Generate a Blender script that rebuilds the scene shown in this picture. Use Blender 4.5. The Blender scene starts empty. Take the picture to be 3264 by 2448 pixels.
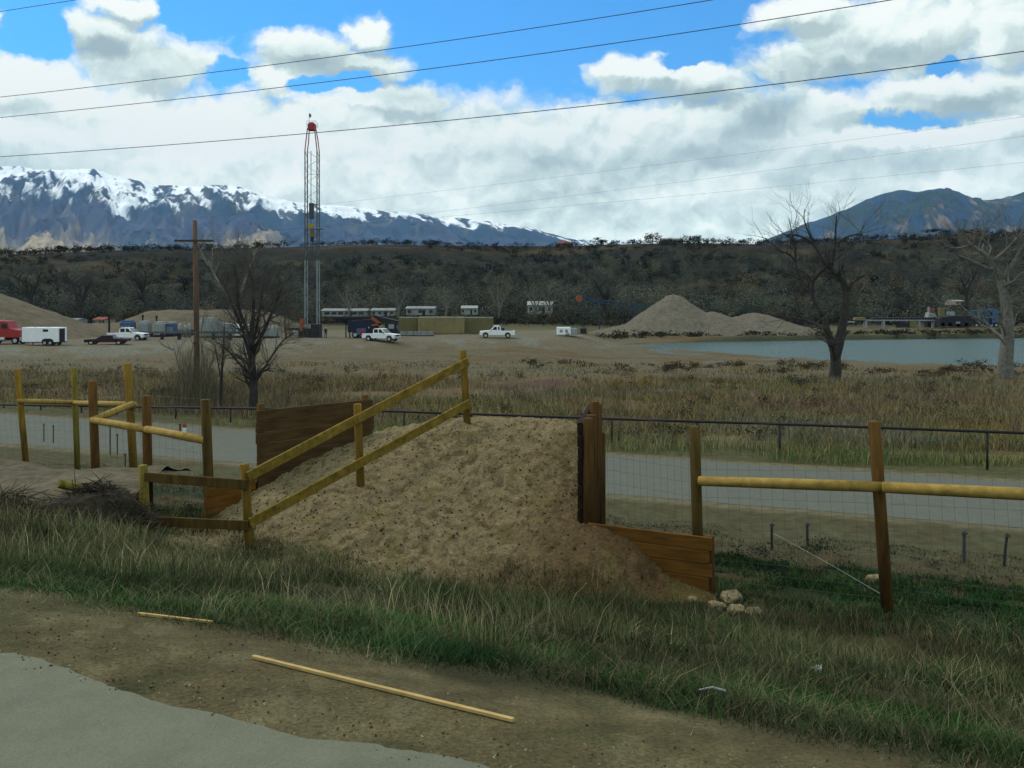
import bpy, bmesh, math, random
import numpy as np
from mathutils import Vector, Matrix
random.seed(7)
rng = np.random.default_rng(7)
R = math.radians
scene = bpy.context.scene
col = scene.collection

# ------------------------------------------------------------------ camera
F, CX, YH, H = 2944.0, 1632.0, 955.0, 5.95      # focal length and horizon in photo pixels, camera height
cam_d = bpy.data.cameras.new('camera')
cam_d.sensor_width = 36.0
cam_d.lens = 36.0 * F / 3264.0
cam_d.shift_y = -(1224.0 - YH) / 3264.0
cam_d.clip_start = 0.1
cam_d.clip_end = 60000.0
cam = bpy.data.objects.new('camera', cam_d)
col.objects.link(cam)
cam.location = (0, 0, H)
cam.rotation_euler = (R(90), 0, 0)
scene.camera = cam

# ------------------------------------------------------------------ light
SUN_DIR = Vector((-0.62, 0.38, 0.80)).normalized()
sun_d = bpy.data.lights.new('sun', 'SUN')
sun_d.energy = 1.5
sun_d.angle = R(12)
sun_d.color = (1.0, 0.93, 0.80)
sun = bpy.data.objects.new('sun', sun_d)
col.objects.link(sun)
sun.location = (-40, 40, 60)
sun.rotation_euler = (-SUN_DIR).to_track_quat('-Z', 'Y').to_euler()
scene.view_settings.view_transform = 'Standard'
scene.view_settings.look = 'None'
scene.view_settings.exposure = 0.08
scene.view_settings.gamma = 1.0
scene.view_settings.use_curve_mapping = False
scene.render.engine = 'CYCLES'
scene.cycles.use_denoising = True
scene.cycles.max_bounces = 4
scene.cycles.diffuse_bounces = 2
scene.cycles.glossy_bounces = 2
scene.cycles.volume_bounces = 0


# ------------------------------------------------------------------ sky
def build_world():
    w = bpy.data.worlds.new('World')
    scene.world = w
    w.use_nodes = True
    nt = w.node_tree
    nt.nodes.clear()
    N, L = nt.nodes, nt.links

    def math_(op, a, b=None, c=None, clamp=False):
        n = N.new('ShaderNodeMath'); n.operation = op; n.use_clamp = clamp
        for i, v in enumerate((a, b, c)):
            if v is None: continue
            if isinstance(v, (int, float)): n.inputs[i].default_value = v
            else: L.new(v, n.inputs[i])
        return n.outputs[0]

    def vmath(op, a, b):
        n = N.new('ShaderNodeVectorMath'); n.operation = op
        for i, v in enumerate((a, b)):
            if v is None: continue
            if isinstance(v, tuple): n.inputs[i].default_value = v
            else: L.new(v, n.inputs[i])
        return n.outputs['Value'] if op == 'LENGTH' else n.outputs['Vector']

    def noise(vec, scale, detail=6, rough=0.55, color=False, lac=2.0, dim='2D'):
        n = N.new('ShaderNodeTexNoise'); n.noise_dimensions = dim
        n.inputs['Scale'].default_value = scale
        n.inputs['Detail'].default_value = detail
        n.inputs['Roughness'].default_value = rough
        n.inputs['Lacunarity'].default_value = lac
        L.new(vec, n.inputs['Vector'])
        return n.outputs['Color' if color else 'Fac']

    def ramp(v, a, b, smooth=True):
        n = N.new('ShaderNodeMapRange')
        n.interpolation_type = 'SMOOTHSTEP' if smooth else 'LINEAR'
        n.inputs['From Min'].default_value = a; n.inputs['From Max'].default_value = b
        L.new(v, n.inputs['Value'])
        return n.outputs[0]

    tc = N.new('ShaderNodeTexCoord')
    sep = N.new('ShaderNodeSeparateXYZ')
    L.new(tc.outputs['Generated'], sep.inputs[0])
    az = math_('ARCTAN2', sep.outputs[0], sep.outputs[1])
    rho = math_('SQRT', math_('ADD', math_('MULTIPLY', sep.outputs[0], sep.outputs[0]),
                              math_('MULTIPLY', sep.outputs[1], sep.outputs[1])))
    el = math_('DIVIDE', sep.outputs[2], math_('MAXIMUM', rho, 0.05))
    comb = N.new('ShaderNodeCombineXYZ')
    L.new(az, comb.inputs[0]); L.new(el, comb.inputs[1])
    P0 = comb.outputs[0]
    # warp the cloud outlines: a broad and a fine one
    w1 = vmath('SUBTRACT', noise(P0, 6, 2, 0.5, True), (0.5, 0.5, 0.5))
    w2 = vmath('SUBTRACT', noise(P0, 34, 5, 0.6, True), (0.5, 0.5, 0.5))
    P = vmath('ADD', P0, vmath('ADD', vmath('MULTIPLY', w1, (0.05, 0.03, 0)), vmath('MULTIPLY', w2, (0.030, 0.024, 0))))

    def ang(X, Y):
        a = math.atan((X - CX) / F)
        return a, (YH - Y) / F * math.cos(a)

    def blob_at(Q, X, Y, rx, ry):
        a, e = ang(X, Y)
        v = vmath('MULTIPLY', vmath('SUBTRACT', Q, (a, e, 0)), (F / rx, F / ry, 0))
        return math_('SUBTRACT', 1.0, vmath('LENGTH', v, None))

    def blob(*b): return blob_at(P, *b)

    def puffy(Q, scale, detail):
        n = N.new('ShaderNodeTexVoronoi'); n.voronoi_dimensions = '2D'; n.feature = 'F1'; n.normalize = True
        n.inputs['Scale'].default_value = scale; n.inputs['Detail'].default_value = detail
        n.inputs['Roughness'].default_value = 0.55
        L.new(vmath('MULTIPLY', Q, (1.0, 1.35, 1.0)), n.inputs['Vector'])
        return math_('SUBTRACT', 1.0, math_('MULTIPLY', n.outputs['Distance'], 1.7))

    plus = [(40, 300, 330, 120), (290, 105, 170, 75), (400, 15, 150, 50), (470, 210, 260, 130), (-40, 50, 50, 40),
            (1000, 165, 200, 95), (1170, 125, 75, 80), (1120, 205, 190, 60), (905, 270, 90, 75), (1260, 330, 230, 80),
            (1960, 235, 130, 80), (2060, 225, 120, 70), (2240, 275, 170, 80),
            (2900, 110, 420, 150), (2700, 180, 380, 100), (2590, 40, 170, 70), (3230, 90, 140, 170), (3100, 300, 260, 80)]
    minus = [(1130, 275, 70, 38), (740, 235, 70, 55), (2930, 405, 320, 52), (3050, 215, 40, 30), (2240, 60, 170, 90), (90, 120, 130, 80), (1000, 280, 120, 30),
             (1500, 160, 210, 105), (1750, 130, 150, 90), (650, 60, 130, 70), (2180, 190, 120, 40)]

    def density(Q, det=4):
        sp = N.new('ShaderNodeSeparateXYZ'); L.new(Q, sp.inputs[0])
        D = math_('MULTIPLY', math_('SUBTRACT', ang(1632, 300)[1], sp.outputs[1]), 16.0)
        D = math_('MINIMUM', D, 1.0)
        for b in plus: D = math_('MAXIMUM', D, blob_at(Q, *b))
        for b in minus: D = math_('SUBTRACT', D, math_('MULTIPLY', math_('MAXIMUM', blob_at(Q, *b), 0.0), 1.25))
        D = math_('ADD', D, math_('MULTIPLY', math_('SUBTRACT', puffy(Q, 17, det), 0.45), 0.62))
        return math_('ADD', D, math_('MULTIPLY', math_('SUBTRACT', noise(Q, 22, det + 1, 0.6), 0.5), 0.35))

    D2 = density(P, 3)
    D3 = density(vmath('ADD', P, (-0.006, 0.013, 0)), 3)
    alpha = ramp(D2, -0.10, 0.40)
    # overhead and behind: unseen cloud cover, thickened to neutralise the blue ambient light
    dome = ramp(el, 0.36, 0.50)
    dn = ramp(noise(tc.outputs['Generated'], 3.0, 3, 0.6, dim='3D'), 0.26, 0.50)
    alpha = math_('ADD', math_('MULTIPLY', alpha, math_('SUBTRACT', 1.0, dome)), math_('MULTIPLY', dn, dome))
    # cloud brightness: relief lit from upper left, grey bases
    rel = math_('SUBTRACT', D2, D3)
    B = math_('ADD', 0.80, math_('MULTIPLY', math_('MAXIMUM', math_('MINIMUM', rel, 0.32), -0.34), 0.62))
    B = math_('SUBTRACT', B, math_('MULTIPLY', ramp(D2, 0.5, 1.3), 0.05))
    B = math_('ADD', B, math_('MULTIPLY', math_('SUBTRACT', noise(P0, 5, 3, 0.5), 0.5), 0.25))
    lights = [(150, 290, 260, 80, .30), (500, 470, 700, 190, .22), (950, 270, 110, 80, .30), (1170, 120, 80, 70, .22),
              (2010, 200, 170, 60, .42), (2220, 235, 130, 50, .30), (1730, 300, 160, 80, .12), (1300, 560, 420, 110, .12),
              (2500, 160, 90, 50, .10), (2850, 280, 330, 50, .16), (2170, 590, 260, 70, .12), (3150, 560, 220, 90, .12)]
    darks = [(2200, 300, 140, 90, .22), (2430, 385, 190, 75, .38), (2250, 480, 330, 70, .22), (2700, 190, 380, 70, .20),
             (250, 120, 260, 60, .14), (420, 190, 220, 80, .20), (1000, 190, 260, 70, .20), (1280, 310, 220, 50, .20),
             (1900, 520, 700, 60, .10), (1780, 640, 260, 70, .14), (3150, 330, 200, 70, .18), (330, 470, 300, 30, .05),
             (1500, 480, 260, 50, .10)]
    for (X, Y, rx, ry, k) in lights:
        B = math_('ADD', B, math_('MULTIPLY', math_('MAXIMUM', blob(X, Y, rx, ry), 0.0), k * 1.2))
    for (X, Y, rx, ry, k) in darks:
        B = math_('SUBTRACT', B, math_('MULTIPLY', math_('MAXIMUM', blob(X, Y, rx, ry), 0.0), k * 1.35))
    B = math_('MINIMUM', math_('MAXIMUM', B, 0.42), 1.02)
    cr = N.new('ShaderNodeValToRGB')
    L.new(B, cr.inputs[0])
    e = cr.color_ramp.elements
    e[0].position = 0.30; e[0].color = (0.28, 0.38, 0.40, 1)
    e[1].position = 1.0; e[1].color = (1.0, 1.03, 0.97, 1)
    m = e.new(0.60); m.color = (0.48, 0.59, 0.57, 1)
    m = e.new(0.78); m.color = (0.71, 0.83, 0.78, 1)
    m = e.new(0.92); m.color = (0.92, 1.0, 0.93, 1)
    STR = 0.1
    cloud = N.new('ShaderNodeVectorMath'); cloud.operation = 'SCALE'
    L.new(cr.outputs[0], cloud.inputs[0]); 
    # the low clouds are the brightest: raised to offset dimming by the haze
    L.new(math_('MULTIPLY', math_('ADD', 1.08, math_('MULTIPLY', ramp(el, 0.17, 0.0), 0.46)), 1.0 / STR), cloud.inputs['Scale'])
    sky = N.new('ShaderNodeTexSky')
    sky.sky_type = 'NISHITA'
    sky.sun_disc = False
    sky.sun_elevation = math.asin(SUN_DIR.z)
    sky.sun_rotation = math.atan2(SUN_DIR.x, SUN_DIR.y)
    sky.altitude = 1600
    sky.air_density = 1.3
    tint = N.new('ShaderNodeMix'); tint.data_type = 'RGBA'; tint.blend_type = 'MULTIPLY'
    tint.inputs['Factor'].default_value = 1.0
    L.new(sky.outputs[0], tint.inputs['A'])
    tint.inputs['B'].default_value = (0.27, 1.08, 1.75, 1)
    mix = N.new('ShaderNodeMix'); mix.data_type = 'RGBA'
    L.new(alpha, mix.inputs['Factor'])
    L.new(tint.outputs['Result'], mix.inputs['A'])
    L.new(cloud.outputs[0], mix.inputs['B'])
    bg = N.new('ShaderNodeBackground'); bg.inputs['Strength'].default_value = STR
    L.new(mix.outputs['Result'], bg.inputs['Color'])
    out = N.new('ShaderNodeOutputWorld')
    L.new(bg.outputs[0], out.inputs['Surface'])


build_world()


# ------------------------------------------------------------------ helpers
def P(px, py, d):
    """a point of the place at depth d that stands at this pixel of the photo"""
    return Vector((d * (px - CX) / F, d, H - d * (py - YH) / F))


def tag(o, label=None, cat=None, group=None, kind=None):
    if label: o['label'] = label
    if cat: o['category'] = cat
    if group: o['group'] = group
    if kind: o['kind'] = kind
    return o


def empty(name, loc=(0, 0, 0), rz=0.0):
    o = bpy.data.objects.new(name, None)
    o.empty_display_size = 0.2
    col.objects.link(o)
    o.location = loc
    o.rotation_euler = (0, 0, rz)
    return o


class MB:
    """collects shapes and links them as one mesh object"""
    def __init__(self): self.v = []; self.f = []; self.c = None

    def box(self, c, s, rot=None):
        c = Vector(c); b = len(self.v)
        for z in (-.5, .5):
            for x, y in ((-.5, -.5), (.5, -.5), (.5, .5), (-.5, .5)):
                p = Vector((x * s[0], y * s[1], z * s[2]))
                if rot is not None: p = rot @ p
                self.v.append(c + p)
        for q in ((0, 3, 2, 1), (4, 5, 6, 7), (0, 1, 5, 4), (1, 2, 6, 5), (2, 3, 7, 6), (3, 0, 4, 7)):
            self.f.append(tuple(b + i for i in q))
        return self

    def beam(self, a, b, w, h, up=Vector((0, 0, 1))):
        """a sawn board from a to b: w wide across, h high"""
        a, b = Vector(a), Vector(b)
        t = (b - a); l = t.length; t.normalize()
        s = t.cross(up).normalized(); u = s.cross(t).normalized()
        rot = Matrix((t, s, u)).transposed()
        return self.box((a + b) / 2, (l, w, h), rot)

    def tube(self, pts, rad, n=8, cap=True):
        pts = [Vector(p) for p in pts]
        if isinstance(rad, (int, float)): rad = [rad] * len(pts)
        b0 = len(self.v)
        prev = None
        for i, p in enumerate(pts):
            t = (pts[min(i + 1, len(pts) - 1)] - pts[max(i - 1, 0)])
            if t.length < 1e-9: t = Vector((0, 0, 1))
            t.normalize()
            ref = Vector((0, 0, 1)) if abs(t.z) < .9 else Vector((1, 0, 0))
            if prev is not None: ref = prev
            s = t.cross(ref)
            if s.length < 1e-6: s = t.cross(Vector((0, 1, 0)))
            s.normalize(); u = s.cross(t); prev = u
            for k in range(n):
                a = 2 * math.pi * k / n
                self.v.append(p + (s * math.cos(a) + u * math.sin(a)) * rad[i])
        for i in range(len(pts) - 1):
            for k in range(n):
                a = b0 + i * n + k; b = b0 + i * n + (k + 1) % n
                self.f.append((a, b, b + n, a + n))
        if cap:
            self.f.append(tuple(b0 + k for k in range(n))[::-1])
            e = b0 + (len(pts) - 1) * n
            self.f.append(tuple(e + k for k in range(n)))
        return self

    def prism(self, prof, w, axis='y'):
        """profile of (x, z) extruded by w along y, centred"""
        b = len(self.v); n = len(prof)
        for s in (-.5, .5):
            for x, z in prof: self.v.append(Vector((x, s * w, z)))
        self.f.append(tuple(range(b, b + n)))
        self.f.append(tuple(range(b + 2 * n - 1, b + n - 1, -1)))
        for i in range(n):
            j = (i + 1) % n
            self.f.append((b + j, b + i, b + n + i, b + n + j))
        return self

    def build(self, name, mat, parent=None, smooth=False, bevel=0.0):
        me = bpy.data.meshes.new(name)
        me.from_pydata([tuple(v) for v in self.v], [], self.f)
        me.update()
        if smooth or bevel:
            bm = bmesh.new(); bm.from_mesh(me)
            if bevel:
                bmesh.ops.bevel(bm, geom=bm.edges[:], offset=bevel, segments=1, affect='EDGES', clamp_overlap=True)
            bmesh.ops.recalc_face_normals(bm, faces=bm.faces)
            bm.to_mesh(me); bm.free()
        if smooth:
            me.polygons.foreach_set('use_smooth', [True] * len(me.polygons))
        me.materials.append(mat)
        o = bpy.data.objects.new(name, me)
        col.objects.link(o)
        if parent is not None: o.parent = parent
        return o


def np_mesh(name, V, Fc, mat, cols=None, smooth=False, parent=None):
    """mesh from arrays: V (n,3), Fc (m,3|4), colours per vertex (n,3)"""
    me = bpy.data.meshes.new(name)
    V = np.asarray(V, dtype=np.float32); Fc = np.asarray(Fc, dtype=np.int32)
    k = Fc.shape[1]
    me.vertices.add(len(V)); me.vertices.foreach_set('co', V.ravel())
    me.loops.add(Fc.size); me.loops.foreach_set('vertex_index', Fc.ravel())
    me.polygons.add(len(Fc))
    me.polygons.foreach_set('loop_start', np.arange(0, Fc.size, k, dtype=np.int32))
    if smooth: me.polygons.foreach_set('use_smooth', np.ones(len(Fc), dtype=bool))
    me.update(calc_edges=True)
    if cols is not None:
        at = me.color_attributes.new('Col', 'FLOAT_COLOR', 'POINT')
        c4 = np.ones((len(V), 4), dtype=np.float32); c4[:, :3] = cols
        at.data.foreach_set('color', c4.ravel())
    me.materials.append(mat)
    o = bpy.data.objects.new(name, me)
    col.objects.link(o)
    if parent is not None: o.parent = parent
    return o


def copy_tree(o, parent=None):
    c = o.copy(); col.objects.link(c); c.parent = parent
    for ch in list(o.children): copy_tree(ch, c)
    return c


def vnoise(x, y, seed=0):
    """value noise on arrays, 0..1"""
    x = np.asarray(x, dtype=np.float64); y = np.asarray(y, dtype=np.float64)
    xi = np.floor(x).astype(np.int64); yi = np.floor(y).astype(np.int64)
    fx = x - xi; fy = y - yi
    fx = fx * fx * (3 - 2 * fx); fy = fy * fy * (3 - 2 * fy)

    def h(i, j):
        n = (i * 374761393 + j * 668265263 + seed * 974634) & 0x7fffffff
        n = ((n ^ (n >> 13)) * 1274126177) & 0x7fffffff
        return ((n ^ (n >> 16)) & 0xffff) / 65535.0
    return (h(xi, yi) * (1 - fx) + h(xi + 1, yi) * fx) * (1 - fy) + (h(xi, yi + 1) * (1 - fx) + h(xi + 1, yi + 1) * fx) * fy


def fbm(x, y, oct=4, seed=0, gain=0.5):
    a = 1.0; s = 0.0; t = 0.0
    for o in range(oct):
        s = s + a * vnoise(x * 2 ** o + 17.3 * o, y * 2 ** o - 9.1 * o, seed + o); t += a; a *= gain
    return s / t


def srgb(r, g, b, k=1.0):
    f = lambda c: (c / 255 / 12.92) if c / 255 <= .04045 else ((c / 255 + .055) / 1.055) ** 2.4
    return np.array([f(r) * k, f(g) * k, f(b) * k])


def sstep(a, b, x):
    t = np.clip((np.asarray(x, dtype=float) - a) / (b - a), 0, 1)
    return t * t * (3 - 2 * t)


# ------------------------------------------------------------------ materials
def mat(name, c, rough=0.8, scale=6.0, var=0.35, bump=0.0, bscale=None, metal=0.0, stretch=(1, 1, 1), attr=False,
        c2=None, spec=0.3, detail=6, fine=None):
    m = bpy.data.materials.new(name); m.use_nodes = True
    nt = m.node_tree; N, L = nt.nodes, nt.links
    b = N['Principled BSDF']
    b.inputs['Roughness'].default_value = rough
    b.inputs['Metallic'].default_value = metal
    b.inputs['Specular IOR Level'].default_value = spec
    tc = N.new('ShaderNodeTexCoord')
    mp = N.new('ShaderNodeMapping'); mp.inputs['Scale'].default_value = stretch
    L.new(tc.outputs['Object'], mp.inputs[0])
    nz = N.new('ShaderNodeTexNoise'); nz.inputs['Scale'].default_value = scale
    nz.inputs['Detail'].default_value = detail; nz.inputs['Roughness'].default_value = 0.62
    L.new(mp.outputs[0], nz.inputs['Vector'])
    mr = N.new('ShaderNodeMapRange')
    mr.inputs['From Min'].default_value = 0.25; mr.inputs['From Max'].default_value = 0.75
    L.new(nz.outputs['Fac'], mr.inputs['Value'])
    if attr:
        at = N.new('ShaderNodeAttribute'); at.attribute_name = 'Col'
        src = at.outputs['Color']
    else:
        rgb = N.new('ShaderNodeRGB'); rgb.outputs[0].default_value = (c[0], c[1], c[2], 1)
        src = rgb.outputs[0]
    if c2 is not None:
        mx = N.new('ShaderNodeMix'); mx.data_type = 'RGBA'
        L.new(mr.outputs[0], mx.inputs['Factor']); L.new(src, mx.inputs['A'])
        mx.inputs['B'].default_value = (c2[0], c2[1], c2[2], 1)
        L.new(mx.outputs['Result'], b.inputs['Base Color'])
    else:
        mr.inputs['To Min'].default_value = 1 - var; mr.inputs['To Max'].default_value = 1 + var
        vm = N.new('ShaderNodeVectorMath'); vm.operation = 'SCALE'
        L.new(src, vm.inputs[0]); L.new(mr.outputs[0], vm.inputs['Scale'])
        last = vm.outputs[0]
        if fine:
            nf = N.new('ShaderNodeTexNoise'); nf.inputs['Scale'].default_value = fine[0]
            nf.inputs['Detail'].default_value = 4; nf.inputs['Roughness'].default_value = 0.7
            L.new(mp.outputs[0], nf.inputs['Vector'])
            mf = N.new('ShaderNodeMapRange'); mf.inputs['From Min'].default_value = 0.3; mf.inputs['From Max'].default_value = 0.7
            mf.inputs['To Min'].default_value = 1 - fine[1]; mf.inputs['To Max'].default_value = 1 + fine[1]
            L.new(nf.outputs['Fac'], mf.inputs['Value'])
            v2 = N.new('ShaderNodeVectorMath'); v2.operation = 'SCALE'
            L.new(last, v2.inputs[0]); L.new(mf.outputs[0], v2.inputs['Scale'])
            last = v2.outputs[0]
        L.new(last, b.inputs['Base Color'])
    if bump:
        nb = N.new('ShaderNodeTexNoise'); nb.inputs['Scale'].default_value = bscale or scale * 2
        nb.inputs['Detail'].default_value = 8; nb.inputs['Roughness'].default_value = 0.65
        L.new(mp.outputs[0], nb.inputs['Vector'])
        bp = N.new('ShaderNodeBump'); bp.inputs['Strength'].default_value = 1.0
        bp.inputs['Distance'].default_value = bump
        L.new(nb.outputs['Fac'], bp.inputs['Height'])
        L.new(bp.outputs[0], b.inputs['Normal'])
    return m


M = {}
M['ground'] = mat('ground', None, 0.95, 3.0, 0.4, 0.03, 22.0, attr=True, spec=0.1, fine=(55, .45))
M['ramp'] = mat('ramp_dirt', None, 0.95, 7.0, 0.32, 0.028, 22.0, attr=True, spec=0.1, fine=(24, .42))
M['asphalt_near'] = mat('asphalt_near', (.140, .146, .100), 0.9, 4.0, 0.16, 0.004, 160, spec=0.2, detail=10, fine=(140, .22))
M['asphalt_far'] = mat('asphalt_far', (.098, .104, .082), 0.9, 2.0, 0.12, 0.004, 60, spec=0.2, fine=(14, .18))
M['grass'] = mat('grass', None, 0.9, 2.0, 0.3, attr=True, spec=0.05)
M['post'] = mat('treated_post', (.175, .105, .014), 0.85, 9.0, 0.62, 0.004, 20, stretch=(1, 1, .15), spec=0.15)
M['post_red'] = mat('red_brown_post', (.095, .048, .010), 0.85, 9.0, 0.62, 0.004, 20, stretch=(1, 1, .15), spec=0.15)
M['post_green'] = mat('greenish_post', (.16, .125, .022), 0.85, 9.0, 0.62, 0.004, 20, stretch=(1, 1, .15), spec=0.15)
M['post_dark'] = mat('dark_post', (.075, .047, .010), 0.85, 9.0, 0.62, 0.004, 20, stretch=(1, 1, .15), spec=0.15)
M['post_brown'] = mat('weathered_brown_post', (.075, .040, .010), 0.9, 9.0, 0.6, 0.006, 20, stretch=(1, 1, .15), spec=0.12)
M['rail'] = mat('peeled_rail', (.30, .20, .045), 0.8, 7.0, 0.4, 0.004, 18, spec=0.15)
M['board'] = mat('treated_board', (.17, .112, .016), 0.85, 8.0, 0.6, 0.003, 24, spec=0.15)
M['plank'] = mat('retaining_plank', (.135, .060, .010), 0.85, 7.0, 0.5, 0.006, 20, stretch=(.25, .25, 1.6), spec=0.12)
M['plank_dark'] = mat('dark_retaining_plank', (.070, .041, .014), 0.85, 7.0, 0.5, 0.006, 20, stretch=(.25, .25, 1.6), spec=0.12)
M['plank_black'] = mat('black_plank', (.020, .013, .008), 0.9, 7.0, 0.5, 0.006, 20, spec=0.1)  # near-black base colour for the drop-off wall planks
M['pipe'] = mat('rusty_pipe', (.014, .012, .012), 0.7, 8.0, 0.5)
M['stake'] = mat('weathered_stake', (.03, .035, .03), 0.9, 8.0, 0.5)
M['wire'] = mat('galvanised_wire', (.06, .07, .065), 0.7, 5, .2)
M['cable'] = mat('power_cable', (.035, .04, .04), 0.7, 3, .2)
M['pole'] = mat('pole_wood', (.095, .056, .034), 0.9, 5.0, 0.5, 0.01, 14, stretch=(1, 1, .1))
M['bark_dark'] = mat('dark_bark', (.034, .031, .026), 0.95, 4.0, 0.5, 0.02, 8)
M['brush'] = mat('dead_brush', (.028, .022, .012), 0.95, 9.0, 0.5)
M['bark_mid'] = mat('mid_bark', (.036, .033, .027), 0.95, 4.0, 0.5, 0.02, 8)
M['twig_mid'] = mat('mid_twig', (.065, .058, .048), 0.95, 4.0, 0.4)
M['bark_grey'] = mat('grey_bark', (.13, .125, .10), 0.95, 4.0, 0.5, 0.02, 8)
M['bark_pale'] = mat('pale_bark', (.17, .16, .12), 0.95, 4.0, 0.5, 0.02, 8)
M['twig'] = mat('twig', (.075, .067, .055), 0.95, 4.0, 0.4)
M['twig_pale'] = mat('pale_twig', (.105, .10, .07), 0.95, 4.0, 0.4)
M['wood_far'] = mat('woodland', None, 0.95, .4, 0.3, attr=True, spec=0.05)
M['hill'] = mat('hillside', None, 0.95, .15, 0.4, 1.0, .3, attr=True, spec=0.05)
M['mountain'] = mat('mountain', None, 0.95, .004, 0.25, 12.0, .012, attr=True, spec=0.05, detail=10)
M['gravel'] = mat('gravel', (.130, .116, .088), 0.95, 1.2, 0.35, 0.25, 2.5, spec=0.1, fine=(5, .3))
M['sand'] = mat('sand', (.118, .100, .066), 0.95, .6, 0.35, 0.2, 2.0, spec=0.1, fine=(5, .3))
M['white'] = mat('white_paint', (.74, .77, .74), 0.4, 1.5, 0.06, spec=.5)
M['offwhite'] = mat('weathered_white', (.24, .26, .24), 0.6, 1.5, 0.2)
M['red'] = mat('red_paint', (.28, .012, .010), 0.5, 1.5, 0.2, spec=.5)
M['maroon'] = mat('maroon_paint', (.035, .004, .007), 0.5, 1.5, 0.2, spec=.3)
M['blue'] = mat('blue_paint', (.04, .085, .17), 0.5, 1.5, 0.25)
M['teal'] = mat('blue_steel', (.018, .055, .10), 0.6, 1.5, 0.25)
M['dark'] = mat('dark_steel', (.012, .012, .016), 0.6, 1.5, 0.4)
M['navy'] = mat('navy_paint', (.007, .010, .026), 0.5, 1.5, 0.4)
M['rubber'] = mat('rubber', (.012, .012, .012), 0.9, 4, .3)
M['glass'] = mat('dark_glass', (.012, .02, .024), 0.15, 2, .2, spec=.6)
M['chrome'] = mat('bright_steel', (.45, .47, .47), 0.35, 3, .15, metal=.7)
M['yellow'] = mat('yellow_paint', (.30, .22, .03), 0.6, 2, .2)
M['orange'] = mat('orange_paint', (.24, .065, .02), 0.6, 2, .3)
M['steel_grey'] = mat('grey_steel', (.22, .25, .24), 0.6, 2, .25, metal=.2)
M['steel_dark'] = mat('mast_dark_steel', (.06, .065, .065), 0.6, 2, .25, metal=.2)
M['steel_mid'] = mat('mast_steel', (.12, .13, .125), 0.6, 2, .25, metal=.2)
M['tan_tank'] = mat('tan_tank', (.20, .165, .07), 0.7, .5, .2)
M['green_box'] = mat('green_box', (.125, .115, .045), 0.7, .5, .2)
M['roof_red'] = mat('red_roof', (.20, .055, .035), 0.9, 1, .25)
M['roof_grey'] = mat('grey_roof', (.20, .21, .21), 0.8, 1, .2)
M['wall_tan'] = mat('tan_wall', (.26, .21, .15), 0.9, 1, .2)
M['rock'] = mat('pale_rock', (.22, .175, .09), 0.9, 8, .3, .02, 12)
M['skin'] = mat('skin', (.45, .25, .17), 0.6, 10, .1)
M['cloth_dark'] = mat('dark_clothes', (.014, .016, .03), 0.9, 10, .3)
M['paper'] = mat('white_litter', (.36, .40, .38), 0.7, 10, .2)


# ------------------------------------------------------------------ terrain
def poly_sd(x, y, poly):
    """signed distance to a polygon, negative inside"""
    d = np.full(x.shape, 1e18); ins = np.zeros(x.shape, dtype=bool)
    n = len(poly)
    for i in range(n):
        ax, ay = poly[i]; bx, by = poly[(i + 1) % n]
        ex, ey = bx - ax, by - ay
        t = np.clip(((x - ax) * ex + (y - ay) * ey) / (ex * ex + ey * ey), 0, 1)
        d = np.minimum(d, (x - ax - t * ex) ** 2 + (y - ay - t * ey) ** 2)
        c = ((ay > y) != (by > y)) & (x < (bx - ax) * (y - ay) / (by - ay + 1e-12) + ax)
        ins ^= c
    return np.where(ins, -1, 1) * np.sqrt(d)


LAKE = [(150, 92), (64, 111), (52, 117), (43, 126), (33, 142), (22, 168), (40, 180), (62, 188), (85, 194), (110, 199), (240, 205), (240, 96)]
PAD = [(-220, 96), (-66, 117), (-34, 137), (-16.5, 146), (3.5, 152), (10, 157), (11, 168), (8, 178), (8, 232), (-300, 240)]
LAKE_Z = H - 8.3


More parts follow.
